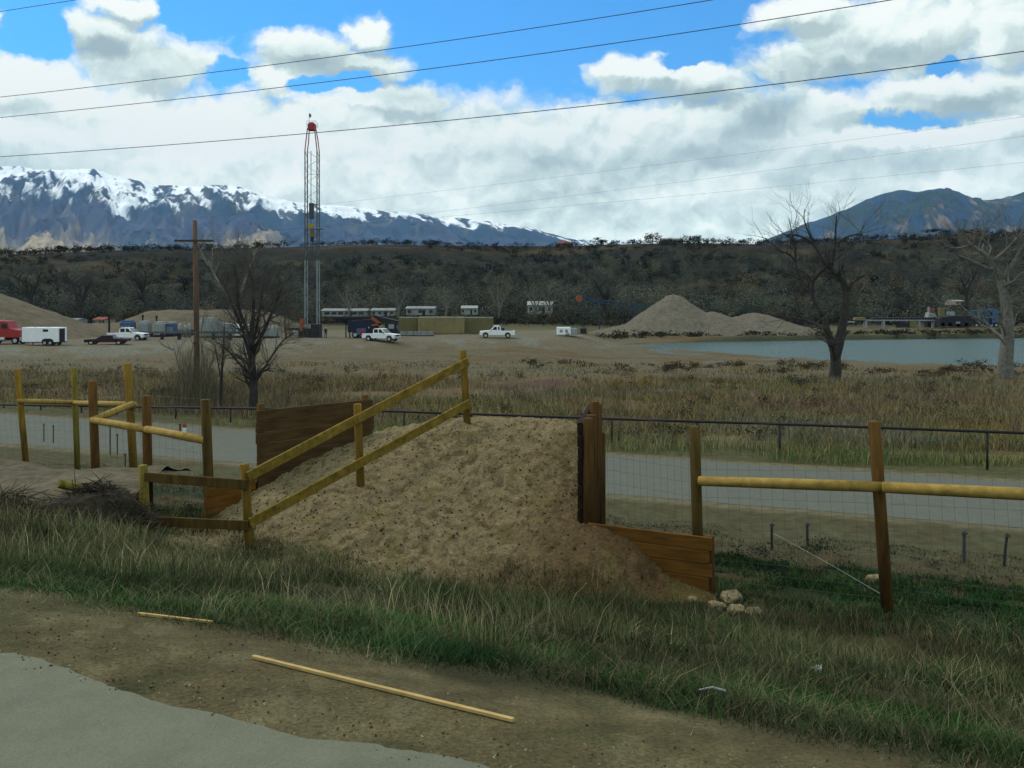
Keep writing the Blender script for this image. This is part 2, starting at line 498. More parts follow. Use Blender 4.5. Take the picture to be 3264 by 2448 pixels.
def GH(x, y, rough=True):
    """height of the ground"""
    x = np.asarray(x, dtype=np.float64); y = np.asarray(y, dtype=np.float64)
    u = .42 * x + .907 * y
    drop = np.interp(u, [-400, -12, -8, 2.83, 3.3, 3.9, 8.5, 13.3, 17, 24.5, 36.5, 40, 110, 400],
                     [1.9, 1.9, 1.62, 1.6, 1.63, 1.76, 2.93, 4.13, 4.75, 5.95, 5.95, 6.03, 7.4, 7.4])
    # east of the ramp the bank falls faster and the ditch lies deeper
    sal = .907 * x - .42 * y
    deep = np.interp(u, [-400, -12, -8, 2.83, 3.3, 3.9, 4.9, 6.2, 8, 10, 11.5, 13.3, 17, 24.5, 36.5, 40, 110, 400],
                     [1.9, 1.9, 1.62, 1.6, 1.63, 1.76, 2.08, 2.52, 3.12, 3.74, 4.12, 4.24, 4.85, 5.95, 5.95, 6.03, 7.4, 7.4])
    k = sstep(-12.5, -7.5, sal)
    drop = drop * (1 - k) + deep * k
    far = sstep(95, 120, y)
    drop = drop * (1 - far) + (7.4 + .75 * sstep(0, 16, x) * (1 - sstep(176, 186, y))) * far
    drop = drop * (1 - sstep(195, 225, y)) + 6.7 * sstep(195, 225, y)
    near = sstep(3.3, 5.5, u) * (1 - sstep(23, 24.5, u))
    field = sstep(36.5, 42, u)
    z = H - drop
    if rough:
        z = z + near * (fbm(x * .9, y * .9, 3, 3) - .5) * .28 + near * (fbm(x * 3.1, y * 3.1, 2, 5) - .5) * .08
        z = z + field * (fbm(x * .25, y * .25, 4, 9) - .5) * .8
        # low berm before the lake
        z = z + sstep(88, 97, y) * (1 - sstep(103, 110, y)) * sstep(5, 25, x) * (fbm(x * .16, y * .1, 3, 21) - .35) * .6
    zone = y > 60
    if np.any(zone):
        xs, ys, zs = x[zone], y[zone], z[zone]
        sp = poly_sd(xs, ys, PAD)
        t = 1 - sstep(-.5, 10, sp)
        padz = H - 6.15 + (fbm(xs * .2, ys * .2, 3, 31) - .5) * .25
        zs = zs * (1 - t) + padz * t
        sl = poly_sd(xs, ys, LAKE)
        k = 1 - sstep(-.8, 1.6, sl + (fbm(xs * .25, ys * .25, 3, 33) - .5) * 1.6)
        zs = zs * (1 - k) + (LAKE_Z - .8) * k
        z = z.copy(); z[zone] = zs
    return z


def gz(x, y):
    return float(GH(np.array([x]), np.array([y]))[0])


def gd(px, py, lo=2.0, hi=260.0):
    """depth where the ray through this pixel meets the ground"""
    d = np.exp(np.linspace(math.log(lo), math.log(hi), 4000))
    zz = H - d * (py - YH) / F
    g = GH(d * (px - CX) / F, d)
    i = np.argmax(zz <= g)
    return float(d[i]) if zz[i] <= g[i] else hi


def on_ground(px, py=None, d=None):
    if d is None: d = gd(px, py)
    x = d * (px - CX) / F
    return Vector((x, d, gz(x, d)))


N2_ = (.383, .9237)


def ground_sheet():
    ang = np.concatenate([np.linspace(-180, -60, 50)[:-1], np.linspace(-60, -35, 40)[:-1], np.linspace(-35, 35, 560),
                          np.linspace(35, 60, 40)[1:], np.linspace(60, 180, 50)[1:-1]])
    ang = np.radians(ang)
    rr = np.concatenate([[0.4, 1.0, 1.6], np.exp(np.linspace(math.log(2.2), math.log(60), 260)),
                         np.exp(np.linspace(math.log(60), math.log(320), 220))[1:],
                         np.exp(np.linspace(math.log(320), math.log(16000), 40))[1:]])
    A, RR = np.meshgrid(ang, rr)
    x = (RR * np.sin(A)).ravel(); y = (RR * np.cos(A)).ravel()
    z = GH(x, y)
    nA, nR = len(ang), len(rr)
    i, j = np.meshgrid(np.arange(nR - 1), np.arange(nA), indexing='ij')
    j2 = (j + 1) % nA
    Fc = np.stack([i * nA + j, i * nA + j2, (i + 1) * nA + j2, (i + 1) * nA + j], -1).reshape(-1, 4)
    u = .42 * x + .907 * y
    c = np.tile(srgb(82, 75, 51), (len(x), 1))
    n1 = fbm(x * .8, y * .8, 4, 41); n2 = fbm(x * 2.7, y * 2.7, 3, 42); n3 = fbm(x * .05, y * .05, 4, 43)
    def put(m, cc):
        nonlocal c
        m = np.clip(m, 0, 1)[:, None]; c = c * (1 - m) + np.asarray(cc)[None, :] * m
    put(sstep(.50, .60, n2) * .4, srgb(66, 58, 38))
    put(sstep(.55, .66, fbm(x * 5, y * 5, 3, 46)) * .4, srgb(100, 94, 68))
    put(sstep(.60, .68, fbm(x * 2.6 + 3, y * 2.6, 4, 47)) * .5, srgb(56, 58, 34))
    put(sstep(3.5, 3.9, u + (n1 - .5) * 1.2), srgb(52, 50, 31))                       # grassy bank
    put(sstep(.52, .62, n1) * sstep(3.7, 4.2, u), srgb(40, 44, 24))
    put(sstep(10.5, 12.5, u + (n2 - .5) * 2), srgb(62, 52, 32))
    put(sstep(.34, .46, n1) * sstep(11, 13, u) * (1 - sstep(18, 21, u)), srgb(34, 40, 23))
    put(sstep(17.5, 20.5, u + (n1 - .5) * 4) * (1 - sstep(36, 37, u)), srgb(64, 59, 40))
    put(sstep(20, 23.5, u) * (1 - sstep(36, 37, u)) * sstep(.45, .6, n2), srgb(66, 66, 44))
    put(sstep(34, 35.5, u), srgb(66, 66, 40))
    u2 = N2_[0] * x + N2_[1] * y
    put(sstep(26.5, 27.1, u2 + (n1 - .5) * .8) * (1 - sstep(34.4, 34.9, u2 + (n1 - .5) * .6)), srgb(88, 83, 62))
    put(sstep(37, 41, u), srgb(82, 70, 48))
    put(sstep(37, 41, u) * sstep(.5, .62, n3), srgb(86, 78, 44))
    put(sstep(37, 41, u) * sstep(.55, .64, fbm(x * .11, y * .2, 4, 51)), srgb(72, 56, 46))
    # tan bare strips before the pit
    put(sstep(74, 84, y + (n3 - .5) * 24 + (n1 - .5) * 6), srgb(80, 74, 57))
    put(sstep(84, 90, y) * sstep(.54, .6, fbm(x * .06, y * .3, 4, 52)), srgb(78, 66, 44))
    sp = poly_sd(x, y, PAD)
    put(1 - sstep(0, 12, sp), srgb(90, 84, 68))
    put((1 - sstep(4, 12, sp)) * sstep(.5, .62, fbm(x * .35, y * .35, 4, 53)) * .8, srgb(92, 94, 84))
    put((1 - sstep(-3, 1, sp)), srgb(88, 83, 68))
    put(sstep(182, 192, y), srgb(74, 70, 48))
    sl = poly_sd(x, y, LAKE)
    put((1 - sstep(0, 6, sl)) * sstep(178, 186, y + (x - 62) * -.12), srgb(48, 50, 36))
    put(sstep(215, 240, y), srgb(52, 50, 36))
    V = np.stack([x, y, z], -1)
    # close the hole at the foot of the camera
    V = np.vstack([V, [[0, 0, H - 1.6]]]); c = np.vstack([c, c[:1]])
    tri = np.array([[len(V) - 1, k, (k + 1) % nA] for k in range(nA)])
    Fq = np.vstack([Fc, np.stack([tri[:, 0], tri[:, 1], tri[:, 2], tri[:, 0]], -1)[:0]])
    o = np_mesh('ground', V, Fq, M['ground'], c * 1.3, smooth=True)
    tag(o, kind='structure')


ground_sheet()


def strip(name, m, ua, ub, Nv, z, x0, x1, step, wob=(0, 0), lift=.006, follow=False, kind='structure'):
    """a sheet between two lines parallel to the road; Nv = unit normal of the road"""
    T = Vector((Nv[1], -Nv[0]))
    us = np.linspace(0, 1, 14)
    ss = np.arange(x0, x1, step)
    S, U = np.meshgrid(ss, us, indexing='ij')
    ea = ua + (fbm(ss * .9, ss * 0 + 3, 5, 61) - .5) * wob[0]
    eb = ub + (fbm(ss * .9, ss * 0 + 8, 6, 62, .66) - .5) * wob[1]
    UU = ea[:, None] * (1 - U) + eb[:, None] * U
    x = S * T.x + UU * Nv[0]; y = S * T.y + UU * Nv[1]
    zz = np.full(x.shape, z) if not follow else GH(x.ravel(), y.ravel()).reshape(x.shape)
    V = np.stack([x, y, zz + lift], -1).reshape(-1, 3)
    n = len(us); i, j = np.meshgrid(np.arange(len(ss) - 1), np.arange(n - 1), indexing='ij')
    Fc = np.stack([i * n + j, (i + 1) * n + j, (i + 1) * n + j + 1, i * n + j + 1], -1).reshape(-1, 4)
    o = np_mesh(name, V, Fc, m, smooth=True)
    return tag(o, kind=kind)


N1 = (.42, .9075); N2 = (.383, .9237)
strip('road', M['asphalt_near'], -7.5, 2.80, N1, H - 1.6, -40, 40, .03, (0, .42), follow=True, lift=.012)
strip('frontage_road', M['asphalt_far'], 27.3, 34.1, N2, 0.0, -150, 90, .5, (.25, .2), lift=.008)

# lake
lk = MB()
nL = 24
lk.v = [Vector((a, b, LAKE_Z)) for a, b in [(10, 86), (260, 86), (260, 215), (10, 215)]]
lk.f = [(0, 1, 2, 3)]
wm = bpy.data.materials.new('lake_water'); wm.use_nodes = True
_n, _l = wm.node_tree.nodes, wm.node_tree.links
_b = _n['Principled BSDF']
_b.inputs['Base Color'].default_value = (.060, .105, .095, 1)
_b.inputs['Roughness'].default_value = .25
_b.inputs['IOR'].default_value = 1.14
_tc = _n.new('ShaderNodeTexCoord'); _mp = _n.new('ShaderNodeMapping'); _mp.inputs['Scale'].default_value = (1.2, .6, 1)
_l.new(_tc.outputs['Object'], _mp.inputs[0])
_nz = _n.new('ShaderNodeTexNoise'); _nz.inputs['Scale'].default_value = 1.9; _nz.inputs['Detail'].default_value = 6
_l.new(_mp.outputs[0], _nz.inputs['Vector'])
_bp = _n.new('ShaderNodeBump'); _bp.inputs['Distance'].default_value = .8
_l.new(_nz.outputs['Fac'], _bp.inputs['Height']); _l.new(_bp.outputs[0], _b.inputs['Normal'])
tag(lk.build('lake', wm), kind='structure')


# ------------------------------------------------------------------ mountains
def mountain(name, ridge, d0, d1, seed, kind):
    """a range whose crest follows the given outline; foot at depth d0, crest at d1"""
    px = np.array([p[0] for p in ridge], float); py = np.array([p[1] for p in ridge], float)
    S = np.linspace(px[0], px[-1], 820)
    crest = (YH - np.interp(S, px, py)) * d1 / F + H
    crest = crest + (fbm(S * .03, S * 0, 4, seed) - .5) * d1 * .0026
    t = np.concatenate([np.linspace(0, 1, 150), np.linspace(1, 1.6, 14)[1:]])
    SS, TT = np.meshgrid(S, t, indexing='ij')
    CR = crest[:, None]
    tt = np.minimum(TT, 1)
    if kind == 'left':
        f = np.interp(tt, [0, .12, .3, .45, .62, .8, 1], [0, .13, .27, .37, .62, .85, 1.0])
    else:
        f = np.interp(tt, [0, .3, .6, .85, 1], [0, .34, .68, .92, 1.0])
    Y = f * 400
    spur = fbm(SS * .010 + Y * .007, Y * .011, 6, seed + 3, .55)
    spur2 = 1 - np.abs(2 * fbm(SS * .020 + Y * .014, Y * .020, 5, seed + 7) - 1)
    env = np.sin(np.pi * np.clip(tt, 0, 1)) ** .8
    h = CR * f + env * ((spur - .5) * .42 + (spur2 - .75) * .16) * np.maximum(CR, 160)
    h = np.where(TT > 1, CR * (1 - (TT - 1) * .8), h)
    d = d0 + (d1 - d0) * TT + (spur - .5) * (d1 - d0) * .25 * env
    x = d1 * (SS - CX) / F * (d / d1) ** .55
    V = np.stack([x, d, h], -1).reshape(-1, 3)
    n = len(t); i, j = np.meshgrid(np.arange(len(S) - 1), np.arange(n - 1), indexing='ij')
    Fc = np.stack([i * n + j, (i + 1) * n + j, (i + 1) * n + j + 1, i * n + j + 1], -1).reshape(-1, 4)
    c = np.tile(srgb(34, 60, 84), (V.shape[0], 1))  # bluish base: haze of the distance painted into the slope colour
    def put(m, cc):
        nonlocal c
        m = np.clip(m, 0, 1).reshape(-1)[:, None]; c = c * (1 - m) + np.asarray(cc)[None, :] * m
    na = fbm(SS * .02, Y * .02, 5, seed + 11, .6); nb = fbm(SS * .045 + Y * .045, Y * .040, 6, seed + 13, .62)
    strata = fbm(SS * .006, Y * .075 + SS * .004, 3, seed + 29)
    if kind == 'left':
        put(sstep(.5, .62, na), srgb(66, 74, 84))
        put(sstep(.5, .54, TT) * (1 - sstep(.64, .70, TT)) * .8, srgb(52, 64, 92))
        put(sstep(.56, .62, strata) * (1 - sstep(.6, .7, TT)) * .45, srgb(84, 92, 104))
        low = (1 - sstep(.44, .60, TT + (na - .5) * .30))
        bad = np.clip(sstep(-200, 0, SS) * (1 - sstep(330, 560, SS)) + sstep(690, 760, SS) * (1 - sstep(900, 980, SS)) * .9, 0, 1)
        put(low * bad * (.45 + .55 * sstep(.36, .5, nb)), srgb(172, 152, 118))
        put(sstep(.56, .62, nb) * (1 - sstep(.45, .62, TT)) * .6, srgb(120, 112, 104))
        line = .675 + np.clip((SS - 500) / 5000, 0, .17)
        snow = sstep(.0, .05, TT - line + (na - .5) * .30) * sstep(.45, .52, nb + .08 * sstep(.8, 1, TT) - .05 * (SS > 1000) + (fbm(SS * .008, TT, 3, seed + 20) - .5) * .35 + (strata - .5) * .22)
        put(snow, (.80, .84, .86))
    elif kind == 'right':
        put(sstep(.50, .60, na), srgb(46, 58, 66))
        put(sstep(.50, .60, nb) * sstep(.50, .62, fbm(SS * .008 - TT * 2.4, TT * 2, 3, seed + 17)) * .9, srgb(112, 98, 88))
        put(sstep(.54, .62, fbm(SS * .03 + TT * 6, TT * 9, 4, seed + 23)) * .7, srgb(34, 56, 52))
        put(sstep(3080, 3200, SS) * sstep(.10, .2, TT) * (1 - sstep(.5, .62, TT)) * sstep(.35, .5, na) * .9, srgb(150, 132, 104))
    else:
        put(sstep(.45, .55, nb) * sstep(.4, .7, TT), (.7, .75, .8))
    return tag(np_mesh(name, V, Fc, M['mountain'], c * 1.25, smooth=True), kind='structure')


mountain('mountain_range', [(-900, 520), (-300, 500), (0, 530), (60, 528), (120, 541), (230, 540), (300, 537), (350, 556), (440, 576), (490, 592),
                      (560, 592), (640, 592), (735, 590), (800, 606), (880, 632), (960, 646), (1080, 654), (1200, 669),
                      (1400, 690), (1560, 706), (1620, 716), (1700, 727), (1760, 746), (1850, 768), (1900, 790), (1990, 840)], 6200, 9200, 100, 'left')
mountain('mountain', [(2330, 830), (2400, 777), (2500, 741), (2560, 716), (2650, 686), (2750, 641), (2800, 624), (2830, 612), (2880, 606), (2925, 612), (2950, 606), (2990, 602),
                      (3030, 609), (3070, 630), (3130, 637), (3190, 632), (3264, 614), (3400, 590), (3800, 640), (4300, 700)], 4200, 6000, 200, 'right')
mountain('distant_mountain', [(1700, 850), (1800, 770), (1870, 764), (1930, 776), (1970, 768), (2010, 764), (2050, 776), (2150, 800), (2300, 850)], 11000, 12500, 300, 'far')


# ------------------------------------------------------------------ wooded mesa
MESA_TOP = [(-2500, 815), (-300, 815), (0, 812), (180, 806), (350, 798), (600, 795), (800, 790), (1000, 786), (1100, 780), (1500, 783), (1800, 785),
            (2000, 778), (2200, 774), (2420, 778), (2600, 774), (2760, 766), (2900, 758), (3060, 748), (3264, 748), (3600, 745), (5000, 760)]


def mesa_top(x, y):
    s = CX + F * x / np.maximum(y, 200)
    return H + (YH - np.interp(s, [p[0] for p in MESA_TOP], [p[1] for p in MESA_TOP])) * np.clip(y, 470, 640) / F


def MH(x, y):
    yw = y + (fbm(x * .012, y * .004, 4, 71) - .5) * 90
    t = np.clip((yw - 300) / 220.0, 0, 1)
    f = np.interp(t, [0, .25, .6, .85, 1], [0, .16, .58, .93, 1])
    base = H - 7.2
    top = mesa_top(x, y)
    h = base + (top - base) * f + np.sin(np.pi * t) * (fbm(x * .03, y * .03, 4, 73) - .5) * 12
    return h + np.where(yw > 520, 0, 0)


def hillside():
    X, Y = np.meshgrid(np.linspace(-620, 620, 420), np.linspace(262, 900, 200), indexing='ij')
    x, y = X.ravel(), Y.ravel()
    z = MH(x, y)
    c = np.tile(srgb(46, 48, 40), (len(x), 1))
    n = fbm(x * .03, y * .03, 5, 75)
    m = sstep(.45, .6, n)[:, None]; c = c * (1 - m) + srgb(38, 42, 36)[None] * m
    t = (y + (fbm(x * .012, y * .004, 4, 71) - .5) * 90 - 300) / 220
    m = (sstep(.8, .95, t) * .8)[:, None]; c = c * (1 - m) + srgb(50, 42, 33)[None] * m
    m = sstep(.56, .62, fbm(x * .02, y * .05, 4, 77))[:, None] * .5; c = c * (1 - m) + srgb(84, 74, 50)[None] * m
    i, j = np.meshgrid(np.arange(419), np.arange(199), indexing='ij')
    Fc = np.stack([i * 200 + j, (i + 1) * 200 + j, (i + 1) * 200 + j + 1, i * 200 + j + 1], -1).reshape(-1, 4)
    tag(np_mesh('hillside', np.stack([x, y, z], -1), Fc, M['hill'], c * .85, smooth=True), kind='structure')


hillside()


def puffs(cx, cy, cz, rx, rz, n, size, cc, vary=.25, up=0.0):
    """crowns of many leaf-sized faces: arrays of centres, radii and colours -> triangles"""
    k = len(cx); tot = k * n
    idx = np.repeat(np.arange(k), n)
    d = rng.normal(size=(tot, 3)); d /= np.linalg.norm(d, axis=1)[:, None]
    r = rng.random(tot) ** .45
    # each crown is a few lobes
    lob = rng.normal(size=(k, 5, 3)) * np.array([.45, .45, .38]); which = rng.integers(0, 5, tot)
    p = lob[idx, which] + d * r[:, None] * .62
    ctr = np.stack([cx[idx] + p[:, 0] * rx[idx], cy[idx] + p[:, 1] * rx[idx], cz[idx] + p[:, 2] * rz[idx]], -1)
    s = size[idx] * (.5 + rng.random(tot))
    nn = d + rng.normal(0, .45, (tot, 3)) + np.array([0, 0, .25])
    a = np.cross(nn, rng.normal(size=(tot, 3))); a /= np.linalg.norm(a, axis=1)[:, None]
    b = np.cross(a, nn); b /= np.linalg.norm(b, axis=1)[:, None]
    v = np.stack([ctr + a * s[:, None], ctr - a * s[:, None] * .5 + b * s[:, None] * .8, ctr - a * s[:, None] * .5 - b * s[:, None] * .8], 1)
    colr = cc[idx] * (1 + (rng.random(tot) - .5) * 2 * vary)[:, None]
    return v.reshape(-1, 3), np.repeat(colr, 3, axis=0)


def stuff_tris(name, parts, m):
    V = np.vstack([p[0] for p in parts]); C = np.vstack([p[1] for p in parts])
    Fc = np.arange(len(V)).reshape(-1, 3)
    return np_mesh(name, V, Fc, m, C)


def woodland():
    parts = []
    # dark junipers and brush on the slope
    k = 5200
    x = rng.uniform(-420, 420, k); y = rng.uniform(300, 545, k)
    dens = fbm(x * .010, y * .03, 4, 81) + .10 * sstep(390, 430, y) * (1 - sstep(455, 480, y)) + .13 * sstep(490, 515, y)
    keep = (dens > .46) & (np.abs(x / y) < .72)
    x, y, dens = x[keep], y[keep], dens[keep]
    z = MH(x, y)
    r = rng.uniform(1.0, 2.7, len(x))
    pal = np.array([srgb(30, 38, 32), srgb(36, 44, 34), srgb(26, 34, 36), srgb(58, 58, 38), srgb(52, 46, 36)])
    cc = pal[rng.choice(5, len(x), p=[.3, .25, .2, .15, .10])]
    parts.append(puffs(x, y, z + r * .7, r * 1.25, r * .8, 80, r * .14, cc * .8, .15))
    # bare cottonwood crowns, grey-green, on the lower slope and along its foot
    k = 3400
    x = rng.uniform(-360, 360, k); y = 238 + 215 * rng.random(k) ** 1.25 
    keep = (np.abs(x / y) < .68) & (fbm(x * .02 + 5, y * .03, 3, 83) > .38)
    x, y = x[keep], y[keep]
    sel = rng.permutation(len(y))[:1250]; x, y = x[sel], y[sel]
    z = np.where(y < 290, H - 6.9, MH(x, y))
    r = rng.uniform(2.8, 5.6, len(x)) * (1 - .35 * sstep(300, 420, y))
    pal = np.array([srgb(74, 78, 66), srgb(66, 72, 64), srgb(80, 80, 64), srgb(58, 56, 52), srgb(50, 58, 54), srgb(76, 70, 52)])
    cc = pal[rng.choice(6, len(x), p=[.28, .22, .18, .12, .12, .08])]
    parts.append(puffs(x, y, z + r * 1.15, r, r * 1.1, 520, np.full(len(x), .20), cc * rng.uniform(.55, 1.9, len(x))[:, None], .15))
    # dark undergrowth that closes the foot of the wood
    k = 900
    x = rng.uniform(-220, 220, k); y = rng.uniform(236, 300, k)
    r = rng.uniform(1.2, 2.6, k)
    pal = np.array([srgb(40, 42, 32), srgb(54, 48, 36), srgb(34, 38, 32), srgb(62, 60, 40)])
    cc = pal[rng.choice(4, k)]
    parts.append(puffs(x, y, np.full(k, H - 6.8) + r * .5, r * 1.3, r * .8, 50, r * .22, cc * 1.2, .35))
    # rim shrubs that break the skyline
    k = 420
    x = rng.uniform(-400, 400, k); y = rng.uniform(490, 552, k)
    ppx = CX + F * x / y; free = ~(((ppx > 1740) & (ppx < 1950)) | ((ppx > 2040) & (ppx < 2240)) | ((ppx > 2835) & (ppx < 2900)) | ((ppx > 3060) & (ppx < 3150)))
    x, y = x[free], y[free]; k = len(x)
    z = MH(x, y); r = rng.uniform(.3, .65, k)
    cc = pal[rng.choice(4, k)]
    parts.append(puffs(x, y, z + r * .3, r * 1.6, r * .7, 40, r * .2, cc, .3))
    # bare thicket in front of the houses
    k = 90; x = rng.uniform(-75, 45, k); y = rng.uniform(206, 224, k); r = rng.uniform(1.4, 3.0, k)
    pal = np.array([srgb(60, 62, 46), srgb(48, 50, 40), srgb(70, 66, 50)])
    parts.append(puffs(x, y, GH(x, y) + r * .9, r, r * .9, 110, np.full(k, .16), pal[rng.choice(3, k)] * 1.4, .4))
    o = stuff_tris('woodland', parts, M['wood_far'])
    tag(o, 'grey-green bare wood and dark scrub covering the slope below the mesa rim', 'woodland', kind='stuff')


woodland()

# ------------------------------------------------------------------ ramp mound
A1 = Vector((-3.9, 13.7)); A2 = Vector((-.88, 17.0))            # railing line of the ramp
RD = (A2 - A1).normalized(); RP = Vector((-RD.y, RD.x))
WL = lambda t: Vector((-5.1, 14.8)) + Vector((.675, .738)) * t   # back wall line
JN, JF = Vector((1.03, 14.0)), Vector((1.42, 16.6))              # jump wall, near and far end
WE = Vector((2.80, 13.05))                                       # outer end of the wing wall


def mound():
    pts = []
    def add(px, py, d): p = P(px, py, d); pts.append((p.x, p.y, p.z))
    for q in [(795, 1755, 13.7), (960, 1655, 14.4), (1140, 1550, 15.2), (1300, 1448, 16.05), (1480, 1350, 17.0), (1650, 1358, 16.85), (1845, 1362, 16.55),
              (960, 1480, 16.3), (1185, 1388, 17.47), (1300, 1360, 18.1), (820, 1556, 15.66), (650, 1655, 14.93), (560, 1690, 14.3),
              (1400, 1570, 15.0), (1400, 1700, 14.0), (1650, 1573, 15.0), (1850, 1570, 14.9), (1850, 1668, 13.95), (1680, 1705, 13.9),
              (1180, 1690, 14.0), (1050, 1760, 13.5), (2070, 1795, 13.35), (2200, 1875, 13.05), (1950, 1790, 13.2)]:
        add(*q)
    for px, py in [(540, 1735), (700, 1775), (900, 1815), (1100, 1850), (1300, 1875), (1500, 1895), (1700, 1905), (1900, 1915), (2100, 1920), (2280, 1922)]:
        d = gd(px, py); p = P(px, py, d); pts.append((p.x, p.y, gz(p.x, p.y) + .02))
    for px, d in [(900, 11.4), (1500, 11.2), (2100, 11.3), (400, 13.2)]:
        x = d * (px - CX) / F; pts.append((x, d, gz(x, d) - .35))
    pts += [(-1.2, 19.6, H - 3.1), (.8, 19.0, H - 3.0), (-1.5, 21.5, H - 4.7), (1.0, 21.0, H - 4.7), (-3.5, 19.5, H - 3.3), (3.6, 13.4, H - 4.6)]
    Q = np.array(pts); n = len(Q)
    def ker(r2): return np.where(r2 > 0, r2 * np.log(np.maximum(r2, 1e-12)) * .5, 0)
    r2 = ((Q[:, None, :2] - Q[None, :, :2]) ** 2).sum(-1)
    Pm = np.hstack([np.ones((n, 1)), Q[:, :2]])
    A = np.zeros((n + 3, n + 3)); A[:n, :n] = ker(r2) + np.eye(n) * .02; A[:n, n:] = Pm; A[n:, :n] = Pm.T
    wgt = np.linalg.solve(A, np.concatenate([Q[:, 2], np.zeros(3)]))
    nx, ny = 260, 240
    X, Y = np.meshgrid(np.linspace(-7.6, 3.4, nx), np.linspace(11.0, 21.5, ny), indexing='ij')
    x, y = X.ravel(), Y.ravel()
    r2 = (x[:, None] - Q[None, :, 0]) ** 2 + (y[:, None] - Q[None, :, 1]) ** 2
    z = ker(r2) @ wgt[:n] + wgt[n] + wgt[n + 1] * x + wgt[n + 2] * y
    z = z + (fbm(x * 2.2, y * 2.2, 4, 91) - .5) * .10 + (fbm(x * 9, y * 9, 3, 92) - .5) * .025 + (fbm((x - y) * 1.1, (x + y) * 4.5, 3, 98) - .5) * .06
    clod = fbm(x * 14, y * 14, 2, 93); z = z + np.maximum(clod - .62, 0) * .14
    g = GH(x, y)
    # outside the walls the mound is cut off
    cutw = ((y - JN.y) * (JF.x - JN.x) - (x - JN.x) * (JF.y - JN.y) < 0) & \
           ((WE.x - JN.x) * (y - JN.y) - (WE.y - JN.y) * (x - JN.x) > 0)
    W0 = WL(0.0)
    behind = (x - W0.x) * -.738 + (y - W0.y) * .675
    along = (x - W0.x) * .675 + (y - W0.y) * .738
    cutb = (behind > .02) & (along < 3.66)
    bad = cutw | cutb | (z < g - .12) | (x > WE.x + .05) & (y > 12.8)
    i, j = np.meshgrid(np.arange(nx - 1), np.arange(ny - 1), indexing='ij')
    Fc = np.stack([i * ny + j, (i + 1) * ny + j, (i + 1) * ny + j + 1, i * ny + j + 1], -1).reshape(-1, 4)
    Fc = Fc[~(bad[Fc].any(axis=1))]
    used = np.unique(Fc); remap = -np.ones(len(x), int); remap[used] = np.arange(len(used))
    V = np.stack([x, y, z], -1)[used]; Fc = remap[Fc]
    xx, yy = V[:, 0], V[:, 1]
    c = np.tile(srgb(116, 104, 76), (len(V), 1))
    def put(m, cc):
        nonlocal c
        m = np.clip(m, 0, 1)[:, None]; c = c * (1 - m) + np.asarray(cc)[None] * m
    # trodden path between the railing and the back wall: greyer, smoother
    inside = (xx - A1.x) * RP.x + (yy - A1.y) * RP.y
    put(sstep(.1, .5, inside) * (1 - sstep(17.0, 18.0, yy)), srgb(116, 106, 78))
    # browner earth on the lower right, shade of the right-facing side painted in
    brown = sstep(-1.5, 1.6, xx + (fbm(xx * 1.3, yy * 1.3, 3, 94) - .5) * 3) * (1 - sstep(13.0, 16.4, yy - .25 * xx))
    put(brown * .85, srgb(74, 55, 33))
    put(sstep(.58, .66, fbm(xx * 7, yy * 7, 3, 95)) * .35 * (inside < .2), srgb(64, 52, 30))
    put(sstep(.64, .70, fbm(xx * 11 + 4, yy * 11, 2, 96)) * .5, srgb(60, 44, 26))
    put(sstep(.66, .72, fbm(xx * 2.3 + 9, yy * 2.3, 3, 97)) * .45, srgb(88, 82, 44))
    o = np_mesh('dirt_ramp', V, Fc, M['ramp'], c * 1.02, smooth=True)
    tag(o, 'tan earth ramp sloping up beside the plank railing to a timber drop-off wall', 'dirt ramp')
    grid = dict(x0=-7.6, x1=3.4, y0=11.0, y1=21.5, nx=nx, ny=ny, z=np.where(bad, -99, z).reshape(nx, ny))
    return grid


MG = mound()


def mz(x, y):
    """ground or mound, whichever is on top (arrays)"""
    x = np.asarray(x, float); y = np.asarray(y, float)
    g = GH(x, y)
    i = np.round((x - MG['x0']) / (MG['x1'] - MG['x0']) * (MG['nx'] - 1)).astype(int)
    j = np.round((y - MG['y0']) / (MG['y1'] - MG['y0']) * (MG['ny'] - 1)).astype(int)
    ok = (i >= 0) & (i < MG['nx']) & (j >= 0) & (j < MG['ny'])
    zz = np.where(ok, MG['z'][np.clip(i, 0, MG['nx'] - 1), np.clip(j, 0, MG['ny'] - 1)], -99)
    return np.maximum(g, zz), zz > g


# ------------------------------------------------------------------ ramp railing and walls
def post_between(mb, a, b, r, n=10, sink=.25):
    a, b = Vector(a), Vector(b)
    d = (b - a).normalized()
    mb.tube([a - d * sink, a + (b - a) * .5, b - d * .012, b], [r * 1.03, r, r * .99, r * .86], n)


rl = empty('ramp_railing', P(795, 1755, 13.7))
tag(rl, 'two-board wooden railing climbing the dirt ramp on round posts', 'railing')
rl0 = Vector(rl.location)
def local(v, o): return Vector(v) - o
rposts = [((455, 1482, 14.35), (468, 1715, 14.35), 'post_green'), ((779, 1478, 13.7), (797, 1760, 13.7), 'post'),
          ((1139, 1287, 15.2), (1150, 1556, 15.2), 'post'), ((1475, 1116, 17.0), (1490, 1362, 17.0), 'post')]
for t, b, mm in rposts:
    mb = MB(); post_between(mb, local(P(*b), rl0), local(P(*t), rl0), .066 if mm != 'post_green' else .07)
    mb.build('post', M[mm], rl, smooth=True)
boards = [((462, 1520, 14.22), (788, 1545, 13.60), .145), ((466, 1660, 14.22), (792, 1675, 13.60), .145),
          ((790, 1520, 13.58), (1140, 1335, 15.08), .15), ((1138, 1336, 15.06), (1492, 1152, 16.88), .15),
          ((796, 1668, 13.58), (1146, 1477, 15.08), .15), ((1144, 1478, 15.06), (1497, 1285, 16.88), .15)]
